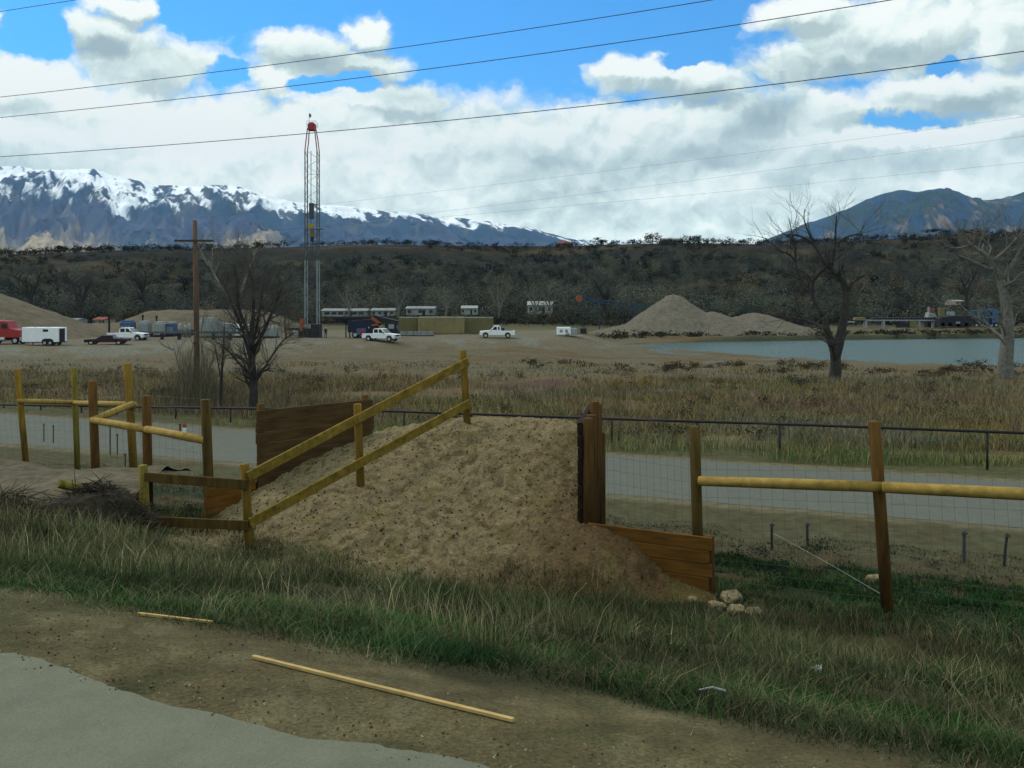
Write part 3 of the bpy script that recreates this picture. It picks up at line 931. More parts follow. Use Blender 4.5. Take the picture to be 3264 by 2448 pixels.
for a, b, h in boards:
    mb = MB(); mb.beam(local(P(*a), rl0), local(P(*b), rl0), .042, h)
    mb.build('board', M['board'] if a[0] > 700 else M['post_dark'], rl, bevel=.006)  # front boards get a darker tone: shade on that side is painted in


def plank_wall(name, a, b, top, bottom, label, posts=(), thick=.045, ph=.19, pm='plank', side=1, gap=.008, postsize=.13, pmat='post_red'):
    """stacked horizontal planks from a to b (ground plan), posts are (t, side, top, bottom)"""
    root = empty(name, (a.x, a.y, bottom))
    tag(root, label, 'retaining wall')
    o = Vector((a.x, a.y, bottom))
    mb = MB()
    z = top; k = 0
    t = (b - a).normalized(); nrm = Vector((-t.y, t.x))
    while z > bottom:
        j0 = random.uniform(-.03, .03); j1 = random.uniform(-.03, .03)
        zz = max(z - ph, bottom)
        pa = Vector((a.x, a.y, (z + zz) / 2)) + Vector((t.x, t.y, 0)) * j0 - o
        pb = Vector((b.x, b.y, (z + zz) / 2)) + Vector((t.x, t.y, 0)) * j1 - o
        off = Vector((nrm.x, nrm.y, 0)) * random.uniform(-.006, .006)
        mb.beam(pa + off, pb + off, thick, z - zz - gap)
        z -= ph; k += 1
    mb.build('planking', M[pm], root, bevel=.005)
    for (f, s, tp, bt) in posts:
        c = a + (b - a) * f + nrm * s * (thick / 2 + postsize * .5 + .004)
        q = MB(); q.tube([Vector((c.x, c.y, bt)) - o, Vector((c.x, c.y, tp - .01)) - o, Vector((c.x, c.y, tp)) - o],
                         [postsize * .52, postsize * .5, postsize * .44], 10)
        q.build('post', M[pmat], root, smooth=True)
    return root


w1, w2, w3 = WL(.18), WL(1.16), WL(3.66)
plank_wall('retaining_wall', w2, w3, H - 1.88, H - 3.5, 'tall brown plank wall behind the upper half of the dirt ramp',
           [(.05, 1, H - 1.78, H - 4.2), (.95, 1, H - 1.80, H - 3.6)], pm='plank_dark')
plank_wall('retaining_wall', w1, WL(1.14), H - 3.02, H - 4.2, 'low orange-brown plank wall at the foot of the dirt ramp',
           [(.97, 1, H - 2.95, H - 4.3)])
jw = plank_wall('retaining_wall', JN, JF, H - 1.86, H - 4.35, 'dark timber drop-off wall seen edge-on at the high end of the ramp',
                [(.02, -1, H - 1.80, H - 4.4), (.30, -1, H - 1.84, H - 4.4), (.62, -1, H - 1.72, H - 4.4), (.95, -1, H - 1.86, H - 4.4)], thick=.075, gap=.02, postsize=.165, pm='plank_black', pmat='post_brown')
q = MB(); c = JF + Vector((.20, .1))
q.tube([Vector((c.x, c.y, H - 4.6)), Vector((c.x, c.y, H - 2.42)), Vector((c.x, c.y, H - 2.40))], [.075, .072, .06], 10)
o_ = q.build('post', M['post_brown'], None, smooth=True); o_.parent = jw; o_.matrix_parent_inverse = Matrix.Translation(-Vector(jw.location))
plank_wall('retaining_wall', Vector((1.14, 13.92)), WE, H - 3.36, H - 4.6, 'low orange plank wing wall half buried by the ramp, below the right fence',
           [(.985, 1, H - 3.36, H - 4.7)], thick=.05)


# ------------------------------------------------------------------ deer fences
def fence_post(mb_mat, top, base, r, root, o):
    mb = MB(); post_between(mb, local(base, o), local(top, o), r, 10)
    return mb.build('post', M[mb_mat], root, smooth=True)


def mesh_between(mb, a0, a1, b0, b1, nx, nz, w=.0019):
    """woven wire: a0->b0 along the ground, a1->b1 along the top"""
    for k in range(nz + 1):
        f = (k / nz) ** 1.25
        p = a0.lerp(a1, f); q = b0.lerp(b1, f)
        mb.tube([p, q], w, 3, cap=False)
    for k in range(nx + 1):
        f = k / nx
        mb.tube([a0.lerp(b0, f), a1.lerp(b1, f)], w * .8, 3, cap=False)


# left
lf = empty('deer_fence', on_ground(85, 1512))
tag(lf, 'tall round-post wire fence with a dog-leg of peeled rails left of the ramp', 'fence')
lo = Vector(lf.location)
LP = [((55, 1177), (86, 1512), None, 'post'), ((236, 1173), (248, 1520), None, 'post_green'), ((406, 1158), (432, 1545), 19.0, 'post'),
      ((294, 1214), (309, 1585), 18.0, 'post_red'), ((466, 1261), (474, 1620), 16.7, 'post_red'), ((655, 1273), (670, 1680), 15.35, 'post_dark')]
tops, bases = [], []
for (t, b, d, mm) in LP:
    if d is None: d = gd(*b)
    base = P(b[0], b[1], d); base.z = min(base.z, gz(base.x, base.y)) ; top = P(t[0], t[1], d)
    fence_post(mm, top, base, .082, lf, lo); tops.append(top); bases.append(base)


def rail(root, o, a, b, r=.07, m='rail'):
    mb = MB(); mb.tube([local(a, o), local(a.lerp(b, .5), o), local(b, o)], [r * .94, r, r * .97], 10)
    return mb.build('rail', M[m], root, smooth=True)


dL = [tops[i].y for i in range(6)]
rail(lf, lo, P(58, 1278, dL[0] - .12), P(240, 1283, dL[1] - .1))
rail(lf, lo, P(236, 1284, dL[1] - .1), P(428, 1290, dL[2] - .1))
rail(lf, lo, P(424, 1287, dL[2] - .14), P(296, 1340, dL[3] - .14))
rail(lf, lo, P(294, 1339, dL[3] - .10), P(475, 1370, dL[4] - .12))
rail(lf, lo, P(468, 1368, dL[4] - .12), P(652, 1403, dL[5] - .05))
wm_ = MB()
def pair(i, j, n): mesh_between(wm_, local(bases[i], lo), local(tops[i], lo), local(bases[j], lo), local(tops[j], lo), n, 14)
ext_t = P(-220, 1182, 22.5); ext_b = P(-190, 1500, 22.5)
mesh_between(wm_, local(ext_b, lo), local(ext_t, lo), local(bases[0], lo), local(tops[0], lo), 14, 14)
pair(0, 1, 9); pair(1, 2, 9); pair(3, 4, 9); pair(4, 5, 9)
wm_.build('wire_mesh', M['wire'], lf)

# right
rf = empty('deer_fence', on_ground(2828, d=12.3))
tag(rf, 'tall round-post wire fence with a thick yellow rail right of the ramp', 'fence')
ro = Vector(rf.location)
RPs = [((2214, 1358), (2228, 1890), 13.55, 'post_dark'), ((2786, 1342), (2830, 1962), 12.3, 'post_red'), ((3560, 1310), (3605, 2080), 10.9, 'post')]
rt, rb = [], []
for (t, b, d, mm) in RPs:
    base = P(b[0], b[1], d); top = P(t[0], t[1], d); base.z = min(base.z, gz(base.x, base.y))
    fence_post(mm, top, base, .080, rf, ro); rt.append(top); rb.append(base)
rail(rf, ro, P(2228, 1533, 13.4), P(2810, 1552, 12.22), .075)
rail(rf, ro, P(2812, 1553, 12.12), P(3620, 1592, 10.85), .078)
wr_ = MB()
jt, jb = P(1912, 1320, 14.6), P(1925, 1830, 14.6)
mesh_between(wr_, local(jb, ro), local(jt, ro), local(rb[0], ro), local(rt[0], ro), 14, 14)
mesh_between(wr_, local(rb[0], ro), local(rt[0], ro), local(rb[1], ro), local(rt[1], ro), 16, 14)
mesh_between(wr_, local(rb[1], ro), local(rt[1], ro), local(rb[2], ro), local(rt[2], ro), 18, 14)
wr_.build('wire_mesh', M['wire'], rf)
gw = MB()
gw.tube([local(P(2465, 1700, 15.0), ro), local(P(2640, 1795, 13.9), ro), local(P(2828, 1905, 12.45), ro)], .0035, 4)
gw.build('guy_wire', M['steel_grey'], rf)

# ------------------------------------------------------------------ pipe fence beyond the far road
pf = empty('pipe_fence', on_ground(1480, 1440))
tag(pf, 'low dark pipe fence running along the far side of the frontage road', 'fence')
po = Vector(pf.location)
T2 = Vector((N2[1], -N2[0])); N2v = Vector(N2)
def pfp(px):
    s = (px - CX) / F
    y = 36.2 / (N2v.x * s + N2v.y); return Vector((s * y, y))
rail_y = lambda px: np.interp(px, [-400, 0, 800, 1200, 2100, 2480, 3264, 3700], [1284, 1290, 1302, 1309, 1340, 1351, 1380, 1398])
ppts = []
for px in np.linspace(-500, 3800, 40):
    g = pfp(px); ppts.append(P(px, float(rail_y(px)), g.y))
mb = MB(); mb.tube([local(p, po) for p in ppts], .058, 6); mb.build('top_rail', M['pipe'], pf, smooth=True)
for px in [-230, 12, 130, 260, 372, 560, 735, 915, 1097, 1288, 1502, 1722, 1950, 2222, 2485, 2800, 3147, 3500]:
    g = pfp(px); top = P(px, float(rail_y(px)), g.y)
    mb = MB(); b = Vector((top.x, top.y, gz(top.x, top.y) - .2))
    mb.tube([local(b, po), local(top, po)], .042, 6); mb.build('post', M['pipe'], pf, smooth=True)
mb = MB()
for hh in (.75, .4):
    mb.tube([local(p - Vector((0, 0, hh)), po) for p in ppts], .006, 3)
mb.build('wire', M['wire'], pf)


# ------------------------------------------------------------------ stakes and small posts
def stake(px, ytop, ybase, label, d=None, m='stake', w=.045, lean=0.0):
    d = d or gd(px, ybase)
    b = P(px, ybase, d); b.z = gz(b.x, b.y)
    root = empty('fence_stake', b); tag(root, label, 'stake')
    h = (ybase - ytop) * d / F
    mb = MB(); mb.tube([(0, 0, -.2), (lean * .5, 0, h * .5), (lean, 0, h)], [w * .5, w * .5, w * .45], 6)
    mb.build('shaft', M[m], root)
    mb = MB(); mb.box((lean, -.012, h * .93), (w * 1.7, w * .9, .05)); mb.build('wire_clip', M['wire'], root)


stake(140, 1350, 1408, 'short dark stake before the frontage road, left one of two between the left fence posts')
stake(170, 1355, 1412, 'short dark stake before the frontage road, right one of two between the left fence posts')
stake(351, 1352, 1450, 'tallest thin metal stake between the dog-leg fence posts')
stake(374, 1382, 1448, 'medium thin metal stake in the middle of three by the dog-leg fence')
stake(399, 1446, 1500, 'shortest green metal stake at the foot of the dog-leg fence')
stake(2460, 1668, 1752, 'dark stake in the ditch where the slanting guy wire starts', w=.06)
stake(2573, 1666, 1742, 'dark stake in the ditch between the slanting wire and the right fence post', w=.06)
stake(3073, 1692, 1792, 'grey stake in the ditch right of the tall fence post', w=.07, m='steel_dark')
stake(3198, 1700, 1805, 'dark leaning stake in the ditch farthest to the right', w=.06, lean=.08)

dp = on_ground(588, d=39.5)
dl = empty('marker_post', dp); tag(dl, 'white roadside marker post with an orange top beyond the frontage road', 'marker post')
hh = (1345 - 1298) * dp.y / F
mb = MB(); mb.box((0, 0, hh * .38), (.15, .05, hh * .76)); mb.build('post', M['white'], dl)
mb = MB(); mb.box((0, 0, hh * .88), (.17, .055, hh * .24)); mb.build('reflector', M['orange'], dl)
mb = MB(); mb.tube([(-.22, .1, -.1), (-.22, .1, hh)], .04, 6); mb.build('stub', M['post_red'], dl)


# ------------------------------------------------------------------ trees
def grow(tr, br, p, d, length, r, depth, maxd, spread=.6, up=.12, kids=(2, 3), shrink=.72, wig=.18, thick=.035, bias=None):
    """one limb and everything that springs from it; thick limbs go to tr, twigs to br"""
    pts = [Vector(p)]; rad = [r]; cur = Vector(d).normalized()
    n = 3 if depth < maxd else 2
    for i in range(n):
        cur = (cur + Vector((random.gauss(0, wig), random.gauss(0, wig), random.gauss(0, wig) + up * .4))).normalized()
        pts.append(pts[-1] + cur * length / n); rad.append(r * (1 - (i + 1) / n * .45))
    (tr if r > thick else br).tube(pts, rad, 6 if r > .06 else (4 if r > .025 else 3), cap=False)
    if depth >= maxd: return
    for k in range(random.randint(*kids) + (1 if depth < 2 else 0)):
        f = random.uniform(.35, 1.0) if k else 1.0
        i = min(int(f * n), n - 1); q = pts[i].lerp(pts[i + 1], f * n - i)
        s = Vector((random.gauss(0, 1), random.gauss(0, 1), random.gauss(0, .6))).normalized()
        nd = (cur + s * spread * random.uniform(.6, 1.3) + Vector((0, 0, up))).normalized()
        grow(tr, br, q, nd, length * shrink * random.uniform(.75, 1.15), rad[min(i + 1, n)] * random.uniform(.55, .8), depth + 1, maxd, spread, up, kids, shrink, wig, thick)


def traced_tree(name, base_px, d, limbs, label, mt, mtw, maxd=3, tl=1.5, twigs=5, twk=1.0, spread=.7):
    """trunk and limbs as (list of (px, py, depth offset), r0, r1); twigs spring from the limbs"""
    b = on_ground(*base_px, d=d); root = empty(name, b); tag(root, label, 'tree')
    tr, br = MB(), MB()
    for pts, r0, r1, tw in limbs:
        w = [P(px, py, d) - b + Vector((0, dy, 0)) for px, py, dy in pts]
        # smooth the traced line
        sm = []
        for i in range(len(w) - 1):
            p0, p1, p2, p3 = w[max(i - 1, 0)], w[i], w[i + 1], w[min(i + 2, len(w) - 1)]
            for k in range(4):
                t = k / 4
                sm.append(.5 * ((2 * p1) + (p2 - p0) * t + (2 * p0 - 5 * p1 + 4 * p2 - p3) * t * t + (3 * p1 - p0 - 3 * p2 + p3) * t ** 3))
        sm.append(w[-1])
        n = len(sm); rad = [r0 + (r1 - r0) * i / (n - 1) for i in range(n)]
        tr.tube(sm, rad, 8)
        for k in range(int(tw * twk + .5)):
            f = random.uniform(.3, 1.0); i = int(f * (n - 1))
            t = (sm[min(i + 1, n - 1)] - sm[max(i - 1, 0)]).normalized()
            s = Vector((random.gauss(0, 1), random.gauss(0, 1), random.gauss(.35, .6))).normalized()
            grow(tr, br, sm[i], (t * .7 + s * .8).normalized(), tl * random.uniform(.6, 1.3), max(rad[i] * .42, .022), 0, maxd, spread, .15, (2, 3), .7, .2)
    tr.build('trunk', M[mt], root, smooth=True)
    br.build('twig_crown', M[mtw], root)
    return root


random.seed(21)
traced_tree('bare_tree', (2660, 1215), gd(2660, 1212), [
    ([(2655, 1225, 0), (2664, 1180, 0), (2660, 1120, 0), (2640, 1060, .2), (2632, 1010, .3)], .60, .22, 3),
    ([(2662, 1140, 0), (2672, 1095, -.2), (2680, 1045, -.3), (2690, 980, -.4), (2690, 930, -.4), (2676, 890, -.5), (2650, 860, -.3)], .46, .22, 9),
    ([(2688, 950, -.4), (2705, 905, -.8), (2740, 875, -1)], .16, .06, 9),
    ([(2665, 870, -.3), (2635, 845, 0), (2600, 780, .4), (2560, 752, .6), (2520, 745, .8)], .17, .07, 9),
    ([(2600, 780, .4), (2585, 740, .6), (2572, 700, .7), (2574, 665, .8)], .10, .03, 11),
    ([(2636, 848, 0), (2665, 828, .3), (2700, 800, .6)], .15, .07, 11),
    ([(2632, 1012, .3), (2600, 955, .5), (2597, 905, .6), (2615, 872, .4), (2640, 848, .1)], .18, .14, 11),
    ([(2600, 930, .5), (2570, 890, 1.2), (2555, 840, 1.6), (2556, 780, 1.8), (2540, 750, 1.9), (2520, 742, 2)], .15, .07, 11),
    ([(2556, 790, 1.8), (2548, 740, 2), (2540, 690, 2.2)], .08, .03, 9),
    ([(2570, 892, 1.2), (2530, 870, 1.6), (2500, 862, 1.8)], .09, .04, 11),
    ([(2500, 800, 1.0), (2470, 770, 1.2), (2440, 752, 1.2)], .07, .03, 9),
    ([(2556, 830, 1.6), (2530, 808, 1.4), (2500, 800, 1.0)], .10, .07, 11),
    ([(2650, 860, 0), (2654, 790, -.6), (2653, 730, -.8), (2655, 690, -.9)], .12, .04, 9),
    ([(2660, 780, -.6), (2685, 758, -.8), (2730, 750, -1), (2738, 775, -1)], .09, .05, 11),
    ([(2728, 752, -1), (2736, 720, -1.1)], .05, .03, 11),
    ([(2640, 1055, .2), (2590, 1025, 1), (2530, 1012, 1.6), (2480, 1005, 2)], .12, .04, 9),
    ([(2650, 1085, 0), (2615, 1045, -.8), (2600, 1058, -1)], .08, .04, 3),
    ([(2692, 960, -.4), (2640, 975, -.9), (2630, 1000, -1)], .06, .03, 11),
], 'dark gnarled bare tree with a forked trunk standing before the lake', 'bark_mid', 'twig_mid', 2, 2.0, twk=.42)
traced_tree('bare_tree', (3205, 1208), gd(3205, 1205), [
    ([(3206, 1215, 0), (3205, 1150, 0), (3212, 1080, 0), (3210, 1000, 0), (3200, 930, 0), (3188, 880, .2), (3170, 850, .2)], .76, .26, 8),
    ([(3186, 878, .2), (3160, 820, .5), (3125, 790, .8), (3095, 762, 1), (3080, 740, 1.2)], 0.27, 0.10, 8),
    ([(3192, 890, 0), (3222, 840, -.4), (3240, 800, -.6), (3242, 780, -.6)], 0.22, 0.12, 7),
    ([(3170, 830, .3), (3200, 800, -.2), (3230, 760, -.6), (3262, 720, -.8)], 0.15, 0.05, 8),
    ([(3130, 792, .8), (3140, 750, .4), (3152, 710, .3)], 0.11, 0.03, 5),
    ([(3110, 780, .9), (3080, 788, 1.6), (3050, 780, 2), (3035, 760, 2)], 0.11, 0.05, 6),
    ([(3165, 860, .2), (3120, 830, 1.2), (3090, 812, 1.8)], 0.11, 0.05, 5),
    ([(3206, 1100, 0), (3180, 1080, -.5), (3160, 1062, -.8)], 0.08, 0.05, 6),
    ([(3216, 1060, 0), (3242, 1030, .5), (3255, 1000, .8)], 0.08, 0.05, 5),
], 'pale-limbed bare tree with a thick straight trunk at the right edge', 'bark_grey', 'twig_pale', 2, 2.0)
random.seed(5)
TL = on_ground(806, d=48.0)
traced_tree('bare_tree', (806, 1320), 48.0, [
    ([(806, 1325, 0), (808, 1230, 0), (803, 1150, 0), (795, 1060, .1)], .27, .13, 14),
    ([(803, 1160, 0), (770, 1060, .3), (735, 980, .5), (700, 900, .6)], .12, .03, 16),
    ([(800, 1100, 0), (812, 1000, -.3), (815, 920, -.4), (800, 850, -.4)], .12, .03, 16),
    ([(803, 1130, 0), (845, 1040, .2), (875, 960, .4), (900, 890, .5)], .12, .03, 16),
    ([(798, 1080, 0), (770, 980, -.5), (768, 900, -.7), (760, 840, -.8)], .10, .03, 14),
    ([(804, 1210, 0), (745, 1130, -.3), (705, 1090, -.5)], .07, .02, 10),
    ([(808, 1230, 0), (845, 1160, .4), (890, 1090, .6), (930, 1060, .8)], .07, .02, 14),
    ([(802, 1120, 0), (840, 980, -.6), (850, 900, -.8)], .09, .02, 12),
], 'dark twiggy bare tree with a rounded crown behind the ramp wall', 'bark_dark', 'twig', 4, 1.0, twk=1.6)
traced_tree('bare_sapling', (705, 1320), 50.0, [
    ([(702, 1310, 0), (706, 1200, 0), (712, 1110, 0), (716, 1040, 0)], .10, .03, 7),
    ([(706, 1220, 0), (690, 1150, .2), (676, 1090, .3)], .05, .015, 5),
], 'thin bare sapling close left of the dark twiggy tree', 'bark_dark', 'twig', 3, .7)
traced_tree('bare_sapling', (585, 1290), 55.0, [
    ([(590, 1290, 0), (575, 1190, 0), (552, 1100, 0)], .07, .02, 8),
    ([(590, 1250, 0), (600, 1150, .3), (618, 1060, .3)], .05, .02, 8),
], 'spindly bare sapling at the foot of the power pole', 'bark_grey', 'twig_pale', 3, .8)
traced_tree('bare_sapling', (640, 1290), 57.0, [
    ([(640, 1290, 0), (652, 1180, 0), (640, 1080, 0), (650, 1000, 0)], .06, .02, 9),
    ([(640, 1230, 0), (672, 1150, .3), (690, 1060, .3)], .05, .02, 8),
], 'pale bare sapling between the power pole and the dark twiggy tree', 'bark_grey', 'twig_pale', 3, .8)
# tall pale tree far behind the pole and the dark ones in the grove to the left
random.seed(11)
traced_tree('bare_tree', (760, 1080), 190.0, [
    ([(790, 1060, 0), (740, 960, 0), (690, 890, 0), (665, 830, 0)], .45, .16, 8),
    ([(665, 850, 0), (640, 800, 0), (630, 775, 0)], .2, .06, 5),
    ([(672, 850, 0), (676, 820, 0), (678, 790, 0)], .18, .05, 4),
    ([(768, 940, 0), (785, 880, 0), (805, 830, 0), (818, 790, 0)], .3, .1, 6),
], 'tall pale bare tree rising behind the twiggy tree, limbs above the slope', 'bark_pale', 'twig_pale', 2, 2.5)
for (bp, limbs, lab) in [
    ((255, 1030), [([(255, 1040, 0), (256, 980, 0), (268, 940, 0), (290, 890, 0)], .7, .2, 12), ([(256, 985, 0), (240, 930, 0), (222, 890, 0), (200, 880, 0)], .5, .15, 12)],
     'dark forked cottonwood above the road between the two sand piles'),
    ((100, 1000), [([(100, 1010, 0), (95, 950, 0), (75, 900, 0), (40, 880, 0)], .7, .2, 12), ([(96, 955, 0), (115, 910, 0), (130, 870, 0)], .5, .15, 10)],
     'dark bare cottonwood rising behind the left sand pile'),
    ((465, 1010), [([(475, 1000, 0), (462, 950, 0), (445, 905, 0), (420, 885, 0)], .9, .2, 14), ([(462, 950, 0), (440, 950, 0), (415, 960, 0)], .4, .1, 8), ([(455, 930, 0), (465, 890, 0), (460, 860, 0)], .4, .1, 8)],
     'leaning dark tree on the slope left of the power pole'),
    ((1930, 1010), [([(1930, 1015, 0), (1932, 960, 0), (1940, 910, 0)], .6, .2, 14), ([(1931, 965, 0), (1910, 920, 0), (1895, 890, 0)], .4, .15, 10)],
     'grey cottonwood standing behind the blue conveyor'),
    ((3080, 980), [([(3080, 985, 0), (3078, 930, 0), (3060, 880, 0)], .6, .2, 14), ([(3079, 935, 0), (3100, 890, 0), (3115, 860, 0)], .4, .15, 10)],
     'broad grey cottonwood above the black conveyor machine')]:
    traced_tree('bare_tree', bp, 232.0, limbs, lab, 'bark_dark', 'twig', 2, 2.6)
for k, (px, lab) in enumerate([(1705, 'bare tree before the left half of the white house by the blue conveyor'), (1752, 'bare tree before the right end of the white house by the blue conveyor'),
                               (1268, 'bare tree in the gap between the mobile home and the trailer home'), (1420, 'bare tree right of the white trailer home behind the tan tank'),
                               (1590, 'bare tree alone above the right pickup, between cottage and white house'), (1110, 'bare tree before the long low pale building')]):
    traced_tree('bare_tree', (px, 1012), 218.0, [([(px, 1015, 0), (px + 3, 985, 0), (px - 4, 950, 0), (px - 2, 915, 0)], .28, .08, 12),
                ([(px + 2, 990, 0), (px + 16, 955, .5), (px + 26, 925, .5)], .18, .06, 8), ([(px, 985, 0), (px - 18, 950, -.5), (px - 30, 930, -.5)], .18, .06, 8)], lab, 'bark_grey', 'twig_pale', 2, 2.0)



def leafy(name, px, pyb, d, w, h, label, cc, n=500, size=.3):
    x = d * (px - CX) / F
    z = float(MH(np.array([x]), np.array([d]))[0])
    root = empty(name, (x, d, z)); tag(root, label, 'tree')
    mb = MB(); mb.tube([(0, 0, -1), (0, 0, h * .5)], [.25, .12], 6); mb.build('trunk', M['bark_dark'], root)
    V, C = puffs(np.zeros(1), np.zeros(1), np.array([h * .58]), np.array([w / 2 / .9]), np.array([h * .42]), n, np.array([size]), np.array([cc]), .35)
    np_mesh('crown', V, np.arange(len(V)).reshape(-1, 3), M['wood_far'], C, parent=root)


leafy('tree', 2080, 778, 560, 11.0, 9.5, 'round grey tree on the mesa skyline left of the long house', srgb(70, 66, 54) * 1.2, 420, .45)
leafy('tree', 1912, 785, 560, 8.0, 4.4, 'low dark tree on the mesa skyline right of the red-roofed house', srgb(34, 36, 34), 420, .4)
leafy('tree', 2210, 778, 560, 9.0, 5.0, 'dark bushy tree on the mesa skyline right of the long house', srgb(40, 42, 38), 420, .4)
leafy('tree', 2985, 760, 560, 12.0, 4.6, 'dark wide tree on the right mesa skyline by the red-roofed barn', srgb(34, 36, 34), 420, .4)
leafy('tree', 190, 806, 520, 7.0, 5.0, 'dark juniper on the left skyline under the tan bluffs', srgb(28, 34, 32), 360, .4)

# ------------------------------------------------------------------ power pole and lines
pd = 65.0
pb_ = on_ground(628, d=pd)
pl = empty('power_pole', pb_); tag(pl, 'brown wooden power pole with one crossarm left of the drilling rig', 'power pole')
ph_ = P(620, 703, pd).z - pb_.z
mb = MB(); mb.tube([(0, 0, -.3), (-.05, 0, ph_ * .5), (P(621, 703, pd).x - pb_.x, 0, ph_)], [.21, .19, .145], 10); mb.build('pole', M['pole'], pl, smooth=True)
ca = P(621, 768, pd) - pb_
mb = MB(); mb.box(ca + Vector((0, -.2, 0)), (2.75, .11, .14)); mb.build('crossarm', M['post_dark'], pl)
for dx in (-1, 1):
    mb = MB(); mb.beam(ca + Vector((dx * .75, -.2, -.07)), ca + Vector((0, -.19, -.75)), .03, .05); mb.build('brace', M['steel_dark'], pl)
ins = [ca + Vector((dx, -.2, .07)) for dx in (-1.25, 1.25)] + [Vector((P(621, 703, pd).x - pb_.x, 0, ph_))]
for q_ in ins:
    mb = MB(); mb.tube([q_, q_ + Vector((0, 0, .08)), q_ + Vector((0, 0, .16))], [.05, .07, .04], 8); mb.build('insulator', M['offwhite'], pl)


def line3(a, b, sag, r, name, label, group=None):
    mb = MB(); pts = []
    for k in range(41):
        f = k / 40; p = a.lerp(b, f); p.z -= sag * 4 * f * (1 - f); pts.append(p)
    mb.tube(pts, r, 5); o = mb.build(name, M['cable'], None, smooth=True)
    tag(o, label, 'power line', group)


def lp(px, py):
    s = (px - CX) / F; y = 37.3 / (1 + .44 * s); return P(px, py, y)


def fitted(px, py, label, r):
    """a wire parallel to the road through the given points of the photo"""
    c = np.polyfit(px, py, 2); X = np.linspace(-350, 3700, 50); mb = MB()
    mb.tube([lp(a, float(np.polyval(c, a))) for a in X], r, 5)
    tag(mb.build('power_line', M['cable'], None, smooth=True), label, 'power line', 'overhead power lines')


fitted([0, 740, 1632, 2265], [310, 222, 101, 0], 'highest long overhead wire, crossing the clouds above the drilling rig', .017)
fitted([0, 760, 1632, 2350, 2815], [378, 287, 187, 84, 0], 'middle long overhead wire between two others across the sky', .017)
fitted([0, 1000, 1632, 2500, 3264], [500, 422, 366, 263, 164], 'lowest long overhead wire, passing just below the red crown of the rig', .017)
fitted([-300, 0, 240], [85, 37, 0], 'short piece of overhead wire in the upper left corner of the sky', .017)
for q_, (px, py), lab in zip(ins, [(3900, 452), (3900, 345), (3900, 285)],
                             ['faint thin wire from the left end of the pole crossarm to the right', 'faint thin wire from the right end of the pole crossarm to the right', 'faint thin wire from the tip of the wooden pole to the right']):
    a = pb_ + q_ + Vector((0, 0, .16)); line3(a, P(px, py, 42), .25, .0045, 'power_line', lab, 'wires of the wooden pole')


# ------------------------------------------------------------------ piles
def pile(name, fn, x0, x1, y0, y1, m, label, nx=90, ny=70, cat='pile', seed=0):
    X, Y = np.meshgrid(np.linspace(x0, x1, nx), np.linspace(y0, y1, ny), indexing='ij')
    x, y = X.ravel(), Y.ravel()
    z = fn(x, y) + (fbm(x * .5, y * .5, 4, 140 + seed) - .5) * .8
    i, j = np.meshgrid(np.arange(nx - 1), np.arange(ny - 1), indexing='ij')
    Fc = np.stack([i * ny + j, (i + 1) * ny + j, (i + 1) * ny + j + 1, i * ny + j + 1], -1).reshape(-1, 4)
    bad = z < GH(x, y) - .6
    Fc = Fc[~bad[Fc].all(axis=1)]
    used = np.unique(Fc); remap = -np.ones(len(x), int); remap[used] = np.arange(len(used))
    V = np.stack([x, y, z], -1)[used]; o3 = V.mean(0); o3[2] = V[:, 2].min()
    o = np_mesh(name, V - o3, remap[Fc], m, smooth=True); o.location = tuple(o3)
    return tag(o, label, cat)


def cone(x, y, cx, cy, top, slope, sx=1.0, flat=0.0):
    r = np.sqrt(((x - cx) / sx) ** 2 + (y - cy) ** 2)
    r = np.maximum(r - flat, 0)
    return top - slope * (np.sqrt(r * r + 1.2) - 1.1)


def gp(x, y):
    a = cone(x, y, 35.5, 203, H + 1.15, .68); b = cone(x, y, 52.5, 201, H - 2.9, .42, 1.3); c = cone(x, y, 43.5, 199, H - 2.6, .55, 1.1)
    d_ = cone(x, y, 26.5, 199, H - 5.0, .3, 1.2)
    return np.maximum(np.maximum(a, b), np.maximum(c, d_))


pile('gravel_pile', gp, 12, 75, 186, 222, M['gravel'], 'large grey gravel pile with a sharp peak behind the lake', cat='gravel pile', seed=1)
pile('sand_pile', lambda x, y: cone(x, y, -98, 152, H + 5.4, .40), -135, -60, 120, 190, M['sand'], 'large smooth sand pile at the left edge behind the red truck', cat='sand pile', seed=2)
pile('sand_pile', lambda x, y: np.maximum(np.minimum(cone(x, y, -58, 176, H - .2, .42, 1.0, 5), H - 2.2), cone(x, y, -75, 172, H - 4.6, .2, 1, 6)), -95, -38, 158, 200, M['sand'],
     'flat-topped tan sand pile behind the left white pickup', cat='sand pile', seed=3)

# ------------------------------------------------------------------ vehicles
def wheel(root, x, y, r, w, name='wheel'):
    mb = MB(); mb.tube([(x, y - w / 2, r), (x, y - w / 2 + .02, r), (x, y + w / 2 - .02, r), (x, y + w / 2, r)], [r * .93, r, r, r * .93], 18)
    o = mb.build(name, M['rubber'], root, smooth=False)
    mb = MB(); mb.tube([(x, y - w / 2 - .012, r), (x, y + w / 2 + .012, r)], r * .55, 12); mb.build('rim', M['chrome'], o)
    return o


def arch_profile(x0, x1, zb, zt, wheels, r):
    """side profile of the lower body with round wheel openings along the bottom"""
    pts = [(x0, zt), (x0, zb)]
    for wx in wheels:
        for k in range(9):
            a = math.pi - math.pi * k / 8
            pts.append((wx + r * math.cos(a), zb + max(r * math.sin(a) * .9, 0)))
    pts += [(x1, zb), (x1, zt)]
    return pts


